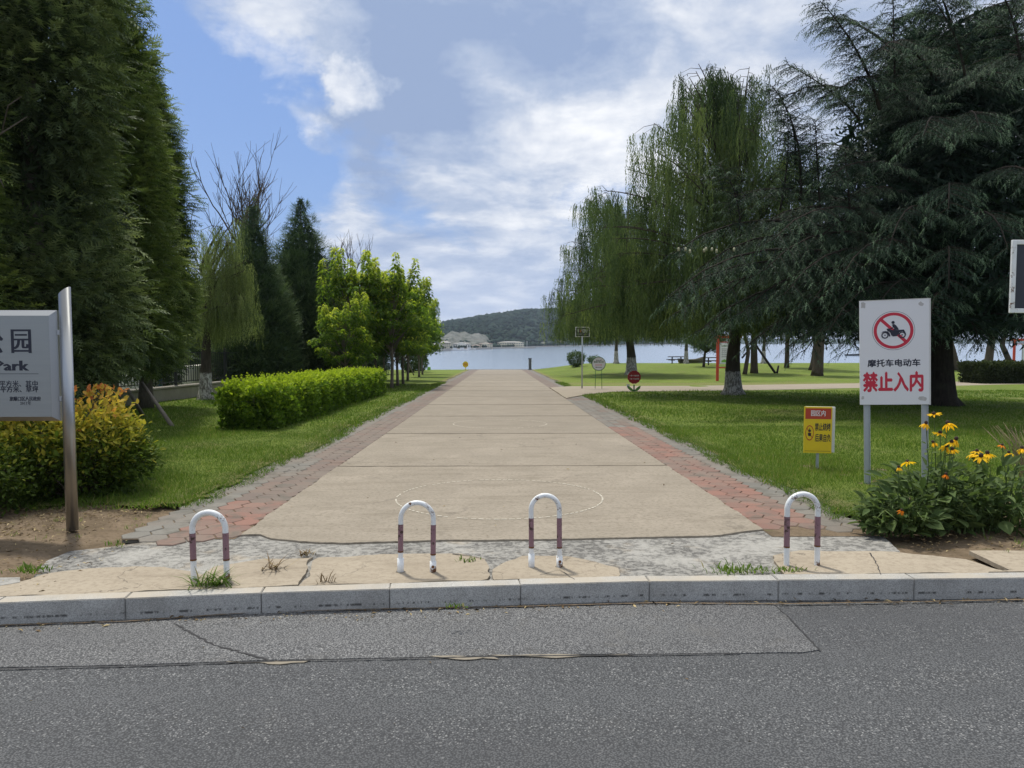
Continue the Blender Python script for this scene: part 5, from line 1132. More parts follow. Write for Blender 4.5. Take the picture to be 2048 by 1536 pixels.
# ------------------------------------------------------------------ golden shrubs by the park sign
TL, FL = dense_leaf(.52, .10)
lm = {}
def shrub(name, base, rx, ry, H, n, leafm, seed, label, cat, topt, lowt, nparts=300, size=.062, stems=46, group=None, leafname='leaf'):
    r = np.random.default_rng(seed); rt = empty(name, base, 0, label, cat, group); acc = Acc(); w_ = Acc()
    a = r.random(n) * 6.283; rr = np.sqrt(r.uniform(.28, 1, n)); zt = r.random(n) ** .62; prof = .62 + .42 * np.sin(np.clip(zt, 0, 1) * 2.3)
    dome = np.sqrt(np.clip(1 - (rr * .92) ** 2.8, .02, 1)) * np.array([1 + .38 * mnoise.noise(Vector((math.cos(q) * 1.6 + seed, math.sin(q) * 1.6, w * 2))) for q, w in zip(a, rr)]); P = np.stack([rx * rr * np.cos(a) * prof, ry * rr * np.sin(a) * prof, H * zt * dome + .06], 1)
    # leaves gather on shoots
    ns = n // 22; shoots = P[r.choice(n, ns)]; idx = r.integers(0, ns, n); mixk = r.random(n) < .72; P[mixk] = shoots[idx[mixk]] + r.normal(size=(mixk.sum(), 3)) * np.array([.05, .05, .10]); P[:, 2] = np.clip(P[:, 2], .03, H * 1.12)
    for i in range(stems):
        e = shoots[i % ns]; s0 = np.array([r.normal() * rx * .22, r.normal() * ry * .22, -.03]); w_.tube([s0, (s0 + e) / 2 + r.normal(size=3) * .04, e], [.012, .008, .004], 4)
    out = unit(P - np.array([0, 0, H * .3])); d = unit(out * .8 + rdirs(n, r) * .9 + np.array([0, 0, .15])); up = unit(rdirs(n, r) * .5 + np.array([0, -.25, 1.]))
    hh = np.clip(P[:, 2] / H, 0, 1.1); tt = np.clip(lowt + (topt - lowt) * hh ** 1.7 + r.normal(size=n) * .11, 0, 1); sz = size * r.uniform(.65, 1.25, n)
    # leaves nearest the camera are separate objects
    cd = np.linalg.norm(P + np.array(base) - np.array([0, 0, CAM_H]), axis=1) - .5 * (P[:, 2] > H * .35); order = np.argsort(cd); near = order[r.choice(min(n, nparts * 3), min(nparts, n), replace=False)] if nparts else np.array([], int)
    maskn = np.ones(n, bool); maskn[near] = False; T2, F2 = leaf(.5, .12)
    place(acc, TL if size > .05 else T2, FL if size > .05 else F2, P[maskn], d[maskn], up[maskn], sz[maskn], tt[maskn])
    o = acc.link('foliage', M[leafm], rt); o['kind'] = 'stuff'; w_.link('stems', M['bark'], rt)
    if nparts:
        for b_ in range(10):
            if (leafm, b_) not in lm: lm[(leafm, b_)] = npmesh(leafname, TL, FL, M[leafm], np.full(len(TL), (b_ + .5) / 10))
        for k in near:
            dv = Vector(d[k]); x = dv.cross(Vector(up[k])).normalized(); z = x.cross(dv); mt = Matrix((x, dv, z)).transposed().to_4x4() * 1.0
            o = link(leafname, lm[(leafm, min(9, int(tt[k] * 10)))], rt); o.matrix_local = Matrix.Translation(Vector(P[k])) @ mt @ Matrix.Scale(float(sz[k]) * 1.1, 4)
    return rt
SG = 'golden leaved shrubs under the park sign'
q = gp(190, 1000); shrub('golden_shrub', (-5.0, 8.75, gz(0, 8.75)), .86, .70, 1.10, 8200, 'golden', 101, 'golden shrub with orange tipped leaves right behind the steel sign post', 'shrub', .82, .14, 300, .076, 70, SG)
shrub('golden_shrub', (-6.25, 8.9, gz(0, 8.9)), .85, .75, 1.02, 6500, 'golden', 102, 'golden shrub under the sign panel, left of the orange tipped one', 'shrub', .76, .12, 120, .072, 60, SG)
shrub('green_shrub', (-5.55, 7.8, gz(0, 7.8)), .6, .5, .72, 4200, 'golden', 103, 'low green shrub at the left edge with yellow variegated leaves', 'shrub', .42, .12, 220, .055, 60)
# ------------------------------------------------------------------ grass blades
def blades(name, xr, yr, dens, h, wd, seed, label, fn, m='grass', parent=None, flat=.35):
    r = np.random.default_rng(seed); X0, X1 = xr; Y0, Y1 = yr; area = (X1 - X0) * (Y1 - Y0); n = int(area * dens); x = r.uniform(X0, X1, n); y = r.uniform(Y0, Y1, n)
    k = np.array([fn(a, b) for a, b in zip(x, y)]); x, y, k = x[k > 0], y[k > 0], k[k > 0]; n = len(x); z = np.array([lawnz(a, b) for a, b in zip(x, y)]) - .008
    hh = h * r.uniform(.45, 1.25, n) * (.55 + .6 * k); a = r.random(n) * 6.283; ln = r.uniform(.1, .9, n) * (1 + flat); b = r.random(n) * 6.283
    base = np.stack([x, y, z], 1); tip = base + np.stack([np.cos(b) * ln * hh, np.sin(b) * ln * hh, hh], 1); s = np.stack([np.cos(a), np.sin(a), 0 * a], 1) * wd * r.uniform(.6, 1.3, n)[:, None]
    V = np.stack([base - s, base + s, tip], 1).reshape(-1, 3); pn = np.array([mnoise.noise(Vector((p * .55, q * .55, 2))) + .5 * mnoise.noise(Vector((p * 2.2, q * 2.2, 7))) for p, q in zip(x[::1], y[::1])]); t = np.clip(.42 + .35 * pn + .15 * r.normal(size=n) + np.where(r.random(n) < .05 + .25 * np.clip(-pn, 0, .6), .45, 0), 0, 1); hh_ = 1 + .8 * pn; tip[:, 2] = base[:, 2] + (tip[:, 2] - base[:, 2]) * np.clip(hh_, .4, 1.6)
    V = np.stack([base - s, base + s, tip], 1).reshape(-1, 3)
    return V, np.arange(n * 3).reshape(-1, 3), np.repeat(t, 3)
acc = Acc()
def lawnk(x, y):
    g = .03 if y < 20 else 0.1
    if not in_lawn(x, y, g): return 0
    w_ = worn(x, y); return (1 - .62 * w_) if rnd.random() > w_ * .55 else 0
for args in [((-9, -3.2), (7.8, 12), 2200, .045, .0036), ((3.3, 9.5), (6.9, 12), 2200, .048, .0036), ((-11, -3.2), (12, 17), 1300, .05, .0045), ((3.3, 13), (12, 17), 1250, .052, .0045),
             ((-13, -3.2), (17, 26), 420, .055, .008), ((3.3, 19), (17, 28), 330, .055, .008), ((-12, -3.2), (26, 42), 120, .06, .014), ((3.3, 26), (28, 34), 130, .06, .014)]:
    acc.add(*blades('g', args[0], args[1], args[2], args[3], args[4], len(acc.V) + 5, '', lawnk))
o = acc.link('grass', M['grass']); tag(o, kind='stuff', label='short mown grass blades over both lawns')
# ragged longer grass along the lawn edges
acc = Acc()
def edgek(x, y):
    e = abs(x - (edge_l(y) if x < 0 else edge_r(y))); f = (y - (front_l(x) if x < 0 else front_r(x)))
    ok = (e < .24 and f > -.1) or (abs(f) < .22 and (x < edge_l(y) if x < 0 else x > edge_r(y)))
    return (1.0 if ok and mnoise.noise(Vector((x * 3, y * 3, 8))) > -.25 else 0) if not inpoly(x, y, SIDE) else 0
acc.add(*blades('e', (-9, -3.1), (7.4, 16), 1100, .07, .0045, 201, '', edgek, flat=1.0)); acc.add(*blades('e', (3.2, 8.0), (6.7, 16), 1300, .08, .0045, 202, '', edgek, flat=1.0)); acc.add(*blades('e', (-4, -3.1), (16, 45), 420, .08, .009, 203, '', edgek, flat=.8)); acc.add(*blades('e', (3.2, 4.0), (16, 45), 420, .08, .009, 204, '', edgek, flat=.8))
o = acc.link('edge_grass', M['grass']); tag(o, kind='stuff', label='ragged longer grass along the lawn edges')
# leaf litter and straw on the bare soil
def litter(n, region, seed):
    r = np.random.default_rng(seed); acc = Acc(); P = []
    while len(P) < n:
        x, y, z = region(r)
        if x is not None: P.append((x, y, z))
    P = np.array(P); d = unit(r.normal(size=(n, 3)) * [1, 1, .15]); T, F = leaf(.34, .1); place(acc, T, F, P, d, unit(np.array([0, 0, 1.]) + r.normal(size=(n, 3)) * .3), np.where(r.random(n) < .3, r.uniform(.035, .06, n), r.uniform(.012, .035, n)), r.random(n)); return acc
def reg_l(r):
    x = r.uniform(-7, -3.2); y = r.uniform(kerb_y(x, .2), front_l(x) + .3)
    if x > -3.7 and y > 6.6: return None, 0, 0
    if y < 6.75 + .8 * (x > -4.2) and r.random() < .8: return None, 0, 0
    return x, y, soilz(x, y) + .062 + .006
def reg_r(r):
    x = r.uniform(3.6, 7.5); y = r.uniform(kerb_y(x, .25), 7.9)
    if y < 6.1 and x < 4.8: return None, 0, 0
    return x, y, soilz(x, y) + .062 + .004
o = litter(3800, reg_l, 5).link('leaf_litter', M['litter']); tag(o, kind='stuff', label='dry leaves scattered on the soil left of the walk')
o = litter(2800, reg_r, 6).link('leaf_litter', M['litter']); tag(o, kind='stuff', label='dry straw and leaves on the soil by the yellow flowers')
def reg_road(r):
    x = r.uniform(-5, 5); y = r.uniform(1.8, 5.2); return x, y, -SLOPE * y - KH + .008
o = litter(26, reg_road, 8).link('road_leaves', M['litter']); tag(o, kind='stuff', label='a few dry leaves on the asphalt')
def reg_walk(r):
    x = r.uniform(-3.3, 3.4); y = r.uniform(6.2, 20); return x, y, -SLOPE * y + .006
o = litter(90, reg_walk, 9).link('walk_leaves', M['litter']); tag(o, kind='stuff', label='small dry leaves lying on the walk')
def reg_gut(r):
    x = r.uniform(-5, 5.5); y = kerb_y(x, 0) - abs(r.normal()) * .07 - .02; return x, y, -SLOPE * y - KH + .012
o = litter(420, reg_gut, 10).link('gutter_litter', M['litter']); tag(o, kind='stuff', label='grit and leaf bits gathered at the foot of the kerb')
def reg_lawn(r):
    x = r.uniform(3.8, 14) if r.random() < .5 else r.uniform(-9, -3.6); y = r.uniform(7.5, 26)
    if not in_lawn(x, y): return None, 0, 0
    return x, y, lawnz(x, y) + .035
o = litter(600, reg_lawn, 11).link('lawn_leaves', M['litter']); tag(o, kind='stuff', label='fallen leaves lying on the lawns')
# weed tufts
def tuft(px, py, n, h, label, seed, spread=.06, m='grass', flat=.6, up=0.0, elong=1.0):
    p = gp(px, py); r = np.random.default_rng(seed); acc = Acc()
    for i in range(n):
        a = r.random() * 6.283; b0 = np.array([r.normal() * spread * elong, r.normal() * spread, 0]); L = h * r.uniform(.5, 1.2); d = np.array([math.cos(a) * flat, math.sin(a) * flat, 1.]); P = [b0, b0 + d * L * .5, b0 + d * L * .85 + np.array([math.cos(a), math.sin(a), -.25]) * L * .35 * flat]
        wv = np.array([-math.sin(a), math.cos(a), 0]) * r.uniform(.0025, .006); V = [P[0] - wv, P[0] + wv, P[1] - wv, P[1] + wv, P[2]]; acc.add(V, [(0, 1, 3), (0, 3, 2), (2, 3, 4)], float(np.clip(r.normal(.5, .2), 0, 1)))
    o = acc.link('weed_tuft', M[m], None, (p.x, p.y, p.z + .002)); tag(o, label, 'weed', 'weeds growing out of the broken concrete')
tuft(424, 1171, 90, .12, 'bright grass tuft between the legs of the leftmost hoop', 1, .045, flat=1.3, elong=1.8); tuft(1466, 1143, 120, .06, 'low weed patch left of the rightmost hoop at the kerb', 2, .05, elong=2.2); tuft(1515, 1144, 60, .04, 'small weed patch nearest the left leg of the rightmost hoop', 3, .04, elong=2)
tuft(1575, 1142, 60, .04, 'weed strip at the foot of the rightmost hoop', 4, .03, elong=2.5); tuft(62, 1143, 90, .06, 'weed tuft where soil meets concrete at the far left', 5, .05, elong=1.5); tuft(545, 1138, 26, .10, 'dry wiry weed right of the leftmost hoop', 6, .03, 'litter', 1.6, elong=1.6); tuft(650, 1165, 14, .09, 'dry stalks by the crack in the concrete', 7, .02, 'litter', .5, elong=1.6)
tuft(615, 1110, 40, .05, 'small dry weed at the head of the concrete crack', 8, .03, 'litter', 1.2); tuft(908, 1214, 30, .03, 'tiny moss tuft at the foot of the kerb', 9, .02, elong=2); tuft(940, 1122, 22, .04, 'faint weed right of the second hoop', 10, .03, elong=1.6); tuft(230, 1090, 24, .05, 'sparse weed on soil right of the steel post', 11, .05)

acc = Acc(); r = np.random.default_rng(55)
for i in range(70):
    if i % 2: x, y = r.uniform(-6.8, -3.5), r.uniform(6.6, 8.5)
    else: x, y = r.uniform(3.9, 7.0), r.uniform(5.9, 7.4)
    if y < kerb_y(x, .3): continue
    for k in range(9):
        a = r.random() * 6.283; h = r.uniform(.02, .06); c = np.array([x + r.normal() * .025, y + r.normal() * .025, soilz(x, y) + .062]); wv = np.array([-math.sin(a), math.cos(a), 0]) * .003
        acc.add([c - wv, c + wv, c + np.array([math.cos(a) * h * .8, math.sin(a) * h * .8, h])], [(0, 1, 2)], float(r.uniform(.2, 1)))
o = acc.link('soil_weeds', M['grass']); tag(o, kind='stuff', label='tiny weeds scattered over the bare soil')
# ------------------------------------------------------------------ painted steel hoops
def hoop(pxl, pxr, pyb, pyt, rot, label, seed, flange=0):
    bL, bR = gp(pxl, pyb), gp(pxr, pyb + (rot * 1.0)); mid = (bL + bR) / 2; Wd = (bR - bL).length; Yd = mid.y; H = (pyb - pyt) / FPX * Yd * 1.0 - .004; rr = .0190 if flange else .0215
    rt = empty('parking_hoop', (mid.x, mid.y, mid.z), math.atan2(bR.y - bL.y, bR.x - bL.x), label, 'hoop barrier', 'red and white steel hoops along the kerb'); r0 = Wd / 2; r_ = random.Random(seed); lean = r_.uniform(-.012, .012)
    zc = H - r0 - rr; z1, z2 = H * .27, H * .665
    def leg(s, za, zb, rad): return [(s * r0 + lean * (za / H) * 0 + (zz := 0), 0, za), (s * r0, 0, zb)]
    a = Acc(); arc = [(-r0, 0, z2)] + [(-r0, 0, zc)] + [(-r0 * math.cos(t), 0, zc + r0 * math.sin(t)) for t in np.linspace(0.12, math.pi - .12, 17)] + [(r0, 0, zc), (r0, 0, z2)]
    a.tube(arc, rr, 14, cap=False); link('arch', npmesh('arch', a.V[0], a.F[0], M['hoop_white'], smooth_=True), rt)
    for s in (-1, 1):
        a = Acc(); dz1 = r_.uniform(-.01, .01); a.tube([(s * r0, 0, z1 + dz1), (s * r0, 0, (z1 + z2) / 2), (s * r0, 0, z2 + .0)], rr + .0012, 14, cap=False); link('painted_band', npmesh('painted_band', a.V[0], a.F[0], M['hoop_maroon'], smooth_=True), rt)
        a = Acc(); a.tube([(s * r0, 0, -.06), (s * r0, 0, .05), (s * r0, 0, z1 + dz1)], rr + (.0 if flange != 1 else .0), 14, cap=False); link('leg', npmesh('leg', a.V[0], a.F[0], M['hoop_white'], smooth_=True), rt)
        if flange:
            a = Acc(); a.tube([(s * r0, 0, -.03), (s * r0, 0, .105 if s < 0 else .085)], rr + .006, 14); link('sleeve', npmesh('sleeve', a.V[0], a.F[0], M['hoop_white'], smooth_=False), rt)
        a = Acc(); a.tube([(s * r0, 0, z1 + dz1 - .006), (s * r0, 0, z1 + dz1 + .006)], rr + .0022, 14, cap=False); link('rust_ring', npmesh('rust_ring', a.V[0], a.F[0], M['rust'], smooth_=True), rt)
        V, F = IV * [.045, .035, .006], IF; link('rust_stain', npmesh('rust_stain', V, F, M['grit'], smooth_=True), rt, (s * r0, 0, .0))
    rt.rotation_euler.y = lean * 1.2
    if flange:
        k = cyl('bolt_hole', .011, .011, .006, M['rust'], 12); o = link('bolt_hole', k, rt, (r0 + .002, -rr - .008, .05)); o.rotation_euler.x = R(90)
    return rt
hoop(388, 454, 1158, 1015, 0, 'leftmost white and maroon hoop, with grass between its legs', 1); hoop(801, 866, 1144, 996, 0, 'second hoop from the left, thin and heavily rusted', 2, 1)
hoop(1063, 1119, 1134, 981, 0, 'third hoop from the left, with orange rust on the lower legs', 3, 1); hoop(1573, 1634, 1131, 977, 0, 'rightmost white and maroon hoop, before the red hexagon pavers', 4)

# ------------------------------------------------------------------ park name sign, left
ps = gp(145, 1060); sg = empty('park_sign', ps, 0, 'brushed steel park name sign on a thick round post', 'sign')
k = Yp = ps.y; s1 = k / FPX * 1.0   # metres per photo pixel at the post
Hp = (1060 - 573) * s1 * 1.0
bm = bmesh.new(); bmesh.ops.create_cone(bm, cap_ends=True, segments=28, radius1=.052, radius2=.052, depth=Hp)
for v in bm.verts:
    v.co.z += Hp / 2
    if v.co.z > Hp - .01: v.co.z += v.co.x * .8 - .05
me = bpy.data.meshes.new('post'); bm.to_mesh(me); bm.free(); me.materials.append(M['steel'])
for p in me.polygons: p.use_smooth = len(p.vertices) == 4
link('post', me, sg); o = link('post', me, sg); o.location = (-2.75, .0, 0)
zt, zb_ = (1060 - 621) * s1, (1060 - 840) * s1; xr_ = -.075; xl_ = -2.68; cz = (zt + zb_) / 2
bd = .052
bm = bmesh.new(); o_ = [(xl_, zb_), (xr_, zb_), (xr_, zt), (xl_, zt)]; i_ = [(xl_ + bd, zb_ + bd * .8), (xr_ - bd, zb_ + bd * .8), (xr_ - bd, zt - bd), (xl_ + bd, zt - bd)]
vo = [bm.verts.new((x, .045, z)) for x, z in o_]; vf = [bm.verts.new((x, -.0, z)) for x, z in o_]; vi = [bm.verts.new((x, -.045, z)) for x, z in i_]
for q in range(4): j = (q + 1) % 4; bm.faces.new((vo[q], vo[j], vf[j], vf[q])); bm.faces.new((vf[q], vf[j], vi[j], vi[q]))
bm.faces.new(vo[::-1]); bmesh.ops.recalc_face_normals(bm, faces=bm.faces); me = bpy.data.meshes.new('bevel_frame'); bm.to_mesh(me); bm.free(); me.materials.append(M['steel']); link('bevel_frame', me, sg)
link('panel', bevbox('panel', (xr_ - xl_ - 2 * bd, .02, zt - zb_ - 1.8 * bd), M['panel'], .001, centre=((xl_ + xr_) / 2, -.0345, cz - .1 * bd)), sg)
for z in (.2, .8): link('bracket', bevbox('bracket', (.03, .03, .05), M['steel'], .003, centre=(-.062, 0, zb_ + (zt - zb_) * z)), sg)
ink = M['sign_black']; PX = lambda px: (px - 131) * s1 * .995; PZ = lambda py: (1060 - py) * s1
YT = -.0458
text('园', .25, ink, sg, PX(48.5), PZ(685), YT, .007, width=.185, serif=True); text('公', .25, ink, sg, PX(-9), PZ(685), YT, .007, width=.21, serif=True)
text('Park', .135, ink, sg, PX(27), PZ(731), YT, .006, width=.315, serif=True)
link('rule', bevbox('rule', (.9, .0015, .004), ink, 0, centre=(PX(80) - .45, YT, PZ(746))), sg)
text('占地面积167000平方米、其中', .062, ink, sg, PX(79), PZ(766.5), YT, .0008, align='RIGHT', width=.76); text('绿化面积147500平方米、草坪', .062, ink, sg, PX(79), PZ(777.5), YT, .0012, align='RIGHT', width=.76)
text('旅顺口区人民政府', .045, ink, sg, PX(83), PZ(796), YT, .0008, align='RIGHT', width=.285); text('2011年', .04, ink, sg, PX(64), PZ(804.5), YT, .001, align='RIGHT', width=.10)

# ------------------------------------------------------------------ big no-motorcycles sign
pl, pr = gp(1737, 968), at(1864, 950, 9.15)
lw = empty('prohibition_sign', (pl.x, pl.y, pl.z), 0, 'large white board banning motorcycles, on two metal posts', 'sign'); Wb = .79; Hb = (808 - 602) / FPX * 9.45
dirx = math.atan2(pr.y - pl.y, pr.x - pl.x); lw.rotation_euler = (0, R(-1.7), dirx); sb = 9.5 / FPX; zb0 = (968 - 808) * sb; zt0 = zb0 + Hb
TP = lambda u, v: (-.10 + u * Wb, zt0 - v * Hb)     # board coordinates from the top left corner
bx, bz = TP(.5, .5)
link('board', bevbox('board', (Wb, .025, Hb), M['sign_white'], .002, centre=(bx, -.035, bz)), lw)
link('side_lip', bevbox('side_lip', (.014, .04, Hb + .01), M['sign_edge'], .002, centre=(-.10 + Wb + .007, -.03, bz)), lw); link('top_lip', bevbox('top_lip', (Wb, .04, .008), M['sign_edge'], .001, centre=(bx, -.03, zt0 + .004)), lw)
for x in (-.02, Wb - .15):
    link('post', bevbox('post', (.06, .035, zt0 + .1 - .1), M['galv'], .004, centre=(x, .0, zt0 / 2 - .04)), lw); link('flange', bevbox('flange', (.012, .05, zt0 - .02), M['galv'], .001, centre=(x + .036, -.0, zt0 / 2 - .04)), lw)
YF = -.0485; cx, cz_ = TP(.49, .29); RR = .243
for nm, r0_, r1_, m in (('outer_line', RR - .004, RR, 'sign_black'), ('red_ring', RR * .78, RR * .93, 'sign_red')): link(nm, ringplate(nm, cx, cz_, r0_, r1_, .002, M[m], YF), lw)
def bar(x0, z0, x1, z1, w__): 
    d = Vector((x1 - x0, z1 - z0)).normalized(); n = Vector((-d.y, d.x)) * w__ / 2; return [(x0 + n.x, z0 + n.y), (x0 - n.x, z0 - n.y), (x1 - n.x, z1 - n.y), (x1 + n.x, z1 + n.y)]
q = RR * .80 * .707; link('red_bar', plate('red_bar', bar(cx - q, cz_ + q, cx + q, cz_ - q, .038), .002, M['sign_red'], YF), lw)
mk_ = empty('motorcycle_symbol', (cx, YF - .003, cz_), 0); mk_.parent = lw; ms = RR
def sym(name, pts): link(name, plate(name, [(x * ms, z * ms) for x, z in pts], .0015, M['sign_black'], 0), mk_)
for x in (-.40, .40): link('wheel', ringplate('wheel', x * ms, -.23 * ms, .115 * ms, .17 * ms, .0015, M['sign_black'], -.0005), mk_); sym('hub', [(x + a, -.23 + b) for a, b in disc(0, 0, .035, 10)])
sym('rider_head', disc(-.02, .42, .075, 20)); sym('rider_body', [(-.06, .32), (.03, .34), (.12, .27), (.20, .15), (.25, .04), (.05, .02), (-.02, .03), (.04, .12), (-.02, .17), (-.18, .12), (-.19, .07), (-.06, .09), (-.04, .2)])
sym('fuel_tank', [(-.32, .10), (-.22, .12), (-.10, .04), (.02, .02), (.30, .03), (.48, .04), (.50, .00), (.56, -.12), (.60, -.26), (.54, -.14), (.42, -.04), (.28, -.08), (.22, -.20), (.16, -.28), (-.02, -.30), (-.10, -.24), (-.14, -.12), (-.20, -.05), (-.28, -.02)])
sym('front_fender', [(-.58, -.12), (-.50, -.03), (-.38, -.01), (-.26, -.04), (-.18, -.14), (-.14, -.28), (-.20, -.30), (-.24, -.18), (-.32, -.08), (-.42, -.05), (-.52, -.08)])
x, z = TP(.495, .605); text('摩托车电动车', .098, ink, lw, x, z, YF, .003, width=.60)
x, z = TP(.485, .795); t_ = text('禁止入内', .18, M['sign_red'], lw, x, z, YF, .0075, width=.69); t_.scale.y = 1.42
for u, v, w2, h2, s_ in ((.055, .04, .035, .05, 1), (.88, .045, .03, .03, 2), (.04, .93, .02, .028, 3), (.91, .945, .055, .035, 4)):
    x, z = TP(u, v); r_ = random.Random(s_); link('tape_residue', plate('tape_residue', [(x + w2 * math.cos(a) * r_.uniform(.6, 1.2), z + h2 * math.sin(a) * r_.uniform(.6, 1.2)) for a in np.linspace(0, 6.283, 9)[:-1]], .0008, M['tape'], YF + .0005), lw)

# ------------------------------------------------------------------ small yellow sign
p = gp(1636, 937); s2 = p.y / FPX; ys = empty('no_barbecue_sign', p, R(-10), 'small yellow and red board on a short stake in the grass', 'sign'); Z2 = lambda py: (937 - py) * s2; X2 = lambda px: (px - 1636) * s2 * 1.0
wd2, zt2, zb2 = .385, Z2(811), Z2(905)
link('board', bevbox('board', (wd2, .02, zt2 - zb2), M['sign_yellow'], .002, centre=(-.02, -.02, (zt2 + zb2) / 2)), ys); link('red_header', bevbox('red_header', (wd2 - .03, .002, .155), M['sign_brick'], 0, centre=(-.02, -.0315, zt2 - .10)), ys)
link('back_board', bevbox('back_board', (wd2 + .02, .05, zt2 - zb2 - .01), M['sign_white'], .003, centre=(.025, .055, (zt2 + zb2) / 2)), ys)
link('stake', bevbox('stake', (.035, .035, zb2 + .34), M['galv'], .003, centre=(-.01, .012, zb2 / 2 - .0)), ys)
text('园区内', .09, M['sign_white'], ys, -.02, zt2 - .10, -.0335, .0015, width=.20); text('禁止烧烤', .105, ink, ys, .045, zt2 - .30, -.0315, .002, width=.215).scale.y = 1.15; text('后果自负', .105, ink, ys, .05, zt2 - .46, -.0315, .002, width=.215).scale.y = 1.15
sc_ = empty('prohibition_symbol', (-.135, -.0325, zt2 - .38), 0); sc_.parent = ys; link('ring', ringplate('ring', 0, 0, .062, .072, .001, M['sign_brick']), sc_)
for nm, pts in (('pot', [(-.03, .0), (.03, 0), (.022, -.03), (-.022, -.03)]), ('flame', [(-.02, .01), (-.028, .035), (-.01, .025), (0, .05), (.012, .024), (.028, .034), (.02, .01)]), ('slash', bar(-.045, .045, .045, -.045, .009))): link(nm, plate(nm, pts, .001, M['sign_black'] if nm != 'slash' else M['sign_brick']), sc_)
sc_.scale.z = 1.55; sc_.scale.x = .8
link('border_line', bevbox('border_line', (wd2 - .03, .001, .004), ink, 0, centre=(-.02, -.031, zb2 + .03)), ys)

# ------------------------------------------------------------------ signs further in
def onlawn(px, py, Y): q = at(px, py, Y); return Vector((q.x, Y, gz(q.x, Y)))
b = onlawn(1164, 777, 36.2); s3 = b.y / FPX; Zs = lambda py: (777 - py) * s3
bs = empty('information_sign', b, 0, 'black information board with pale frame on a tall grey pole', 'sign'); link('pole', cyl('pole', .035, .03, Zs(654), M['galv'], 12), bs)
link('frame', bevbox('frame', (28.5 * s3, .05, 20 * s3), M['sign_edge'], .006, centre=(0, -.05, Zs(663))), bs); link('panel', bevbox('panel', (25.5 * s3, .012, 17 * s3), M['sign_black'], .001, centre=(0, -.080, Zs(663))), bs)
text('公共厕所', .115, M['sign_white'], bs, .11, Zs(660), -.088, .002, width=.33); text('免费开放', .07, M['sign_white'], bs, .11, Zs(663.5), -.088, .001, width=.22); text('开放时间 6:00—20:00', .05, M['sign_edge'], bs, 0, Zs(667.5), -.088, .0005, width=.5)
link('person_symbol', plate('person_symbol', [(-.21 + a, Zs(660) + b_) for a, b_ in [(-.03, -.09), (-.01, -.09), (0, -.02), (.01, -.09), (.03, -.09), (.04, .04), (.015, .06), (-.015, .06), (-.04, .04)]], .001, M['sign_white'], -.088), bs)
link('person_symbol', plate('person_symbol', [(-.10 + a, Zs(660) + b_) for a, b_ in [(-.03, -.09), (-.01, -.09), (0, -.02), (.01, -.09), (.03, -.09), (.04, .04), (.015, .06), (-.015, .06), (-.04, .04)]], .001, M['sign_brick'], -.088), bs)
b = onlawn(1197, 778, 36.0); rs = empty('round_sign', b, 0, 'round white sign with green rim on two thin legs', 'sign'); zc = (778 - 727.5) * s3; rr_ = 14 * s3
o = link('disc', cyl('disc', rr_ * .93, rr_ * .93, .02, M['sign_white'], 40), rs, (0, -.0, zc)); o.rotation_euler.x = R(90); link('rim', ringplate('rim', 0, zc, rr_ * .92, rr_, .03, M['green_sign'], -.028), rs)
for sx_ in (-.165, .165): a = Acc(); a.tube([(sx_, 0, -.05), (sx_ * .9, 0, zc - rr_ * .85)], .013, 6); a.link('leg', M['green_sign'], rs)
text('滨海公园', .06, ink, rs, 0, zc + .16, -.0225, .0008, width=.26); text('健康步道工程', .085, M['green_sign'], rs, 0, zc + .08, -.0225, .0015, width=.48)
for z_, mm, fl in ((-.06, 'sign_red', 1), (-.17, 'sign_black', -1)): link('arrow', plate('arrow', [(fl * x_, zc + z_ + y_) for x_, y_ in [(-.17, -.012), (.11, -.012), (.11, -.03), (.17, 0), (.11, .03), (.11, .012), (-.17, .012)]], .001, M[mm], -.0225), rs)
b = onlawn(1268, 786, 33.2); s4 = b.y / FPX; fs = empty('flower_sign', b, 0, 'red flower shaped sign with green leaves by the cross path', 'sign'); zc = (786 - 756.5) * s4; rf = 13 * s4
pts = [(rf * (1 + .07 * abs(math.sin(6 * t)) - .03) * math.cos(t), zc + rf * (1 + .07 * abs(math.sin(6 * t)) - .03) * math.sin(t)) for t in np.linspace(0, 2 * math.pi, 97)[:-1]]
link('blossom', plate('blossom', pts, .02, M['flower_red'], -.02), fs)
for sx_ in (-1, 1):
    lf = [(0, .05), (sx_ * .06, .02), (sx_ * .18, .06), (sx_ * .27, .16), (sx_ * .30, .28), (sx_ * .20, .24), (sx_ * .10, .16)]; link('leaf', plate('leaf', lf, .012, M['green_sign'], -.006), fs)
    link('leaf_face', plate('leaf_face', [(sx_ * .06, .05), (sx_ * .17, .09), (sx_ * .25, .18), (sx_ * .27, .25), (sx_ * .19, .21), (sx_ * .11, .14)], .004, M['lime_sign'], -.011), fs)
link('stem', bevbox('stem', (.06, .03, .40), M['green_sign'], .004, centre=(0, .01, .12)), fs); link('white_tulip', plate('white_tulip', [(-.35, .37), (-.31, .33), (-.27, .35), (-.22, .33), (-.19, .35), (-.22, .2), (-.26, .12), (-.32, .22)], .006, M['sign_white'], -.004), fs)
text('一草一木皆生命', .066, M['sign_white'], fs, 0, zc + .065, -.0225, .002, width=.43); text('一枝一叶总关情', .066, M['sign_white'], fs, 0, zc - .08, -.0225, .002, width=.43)
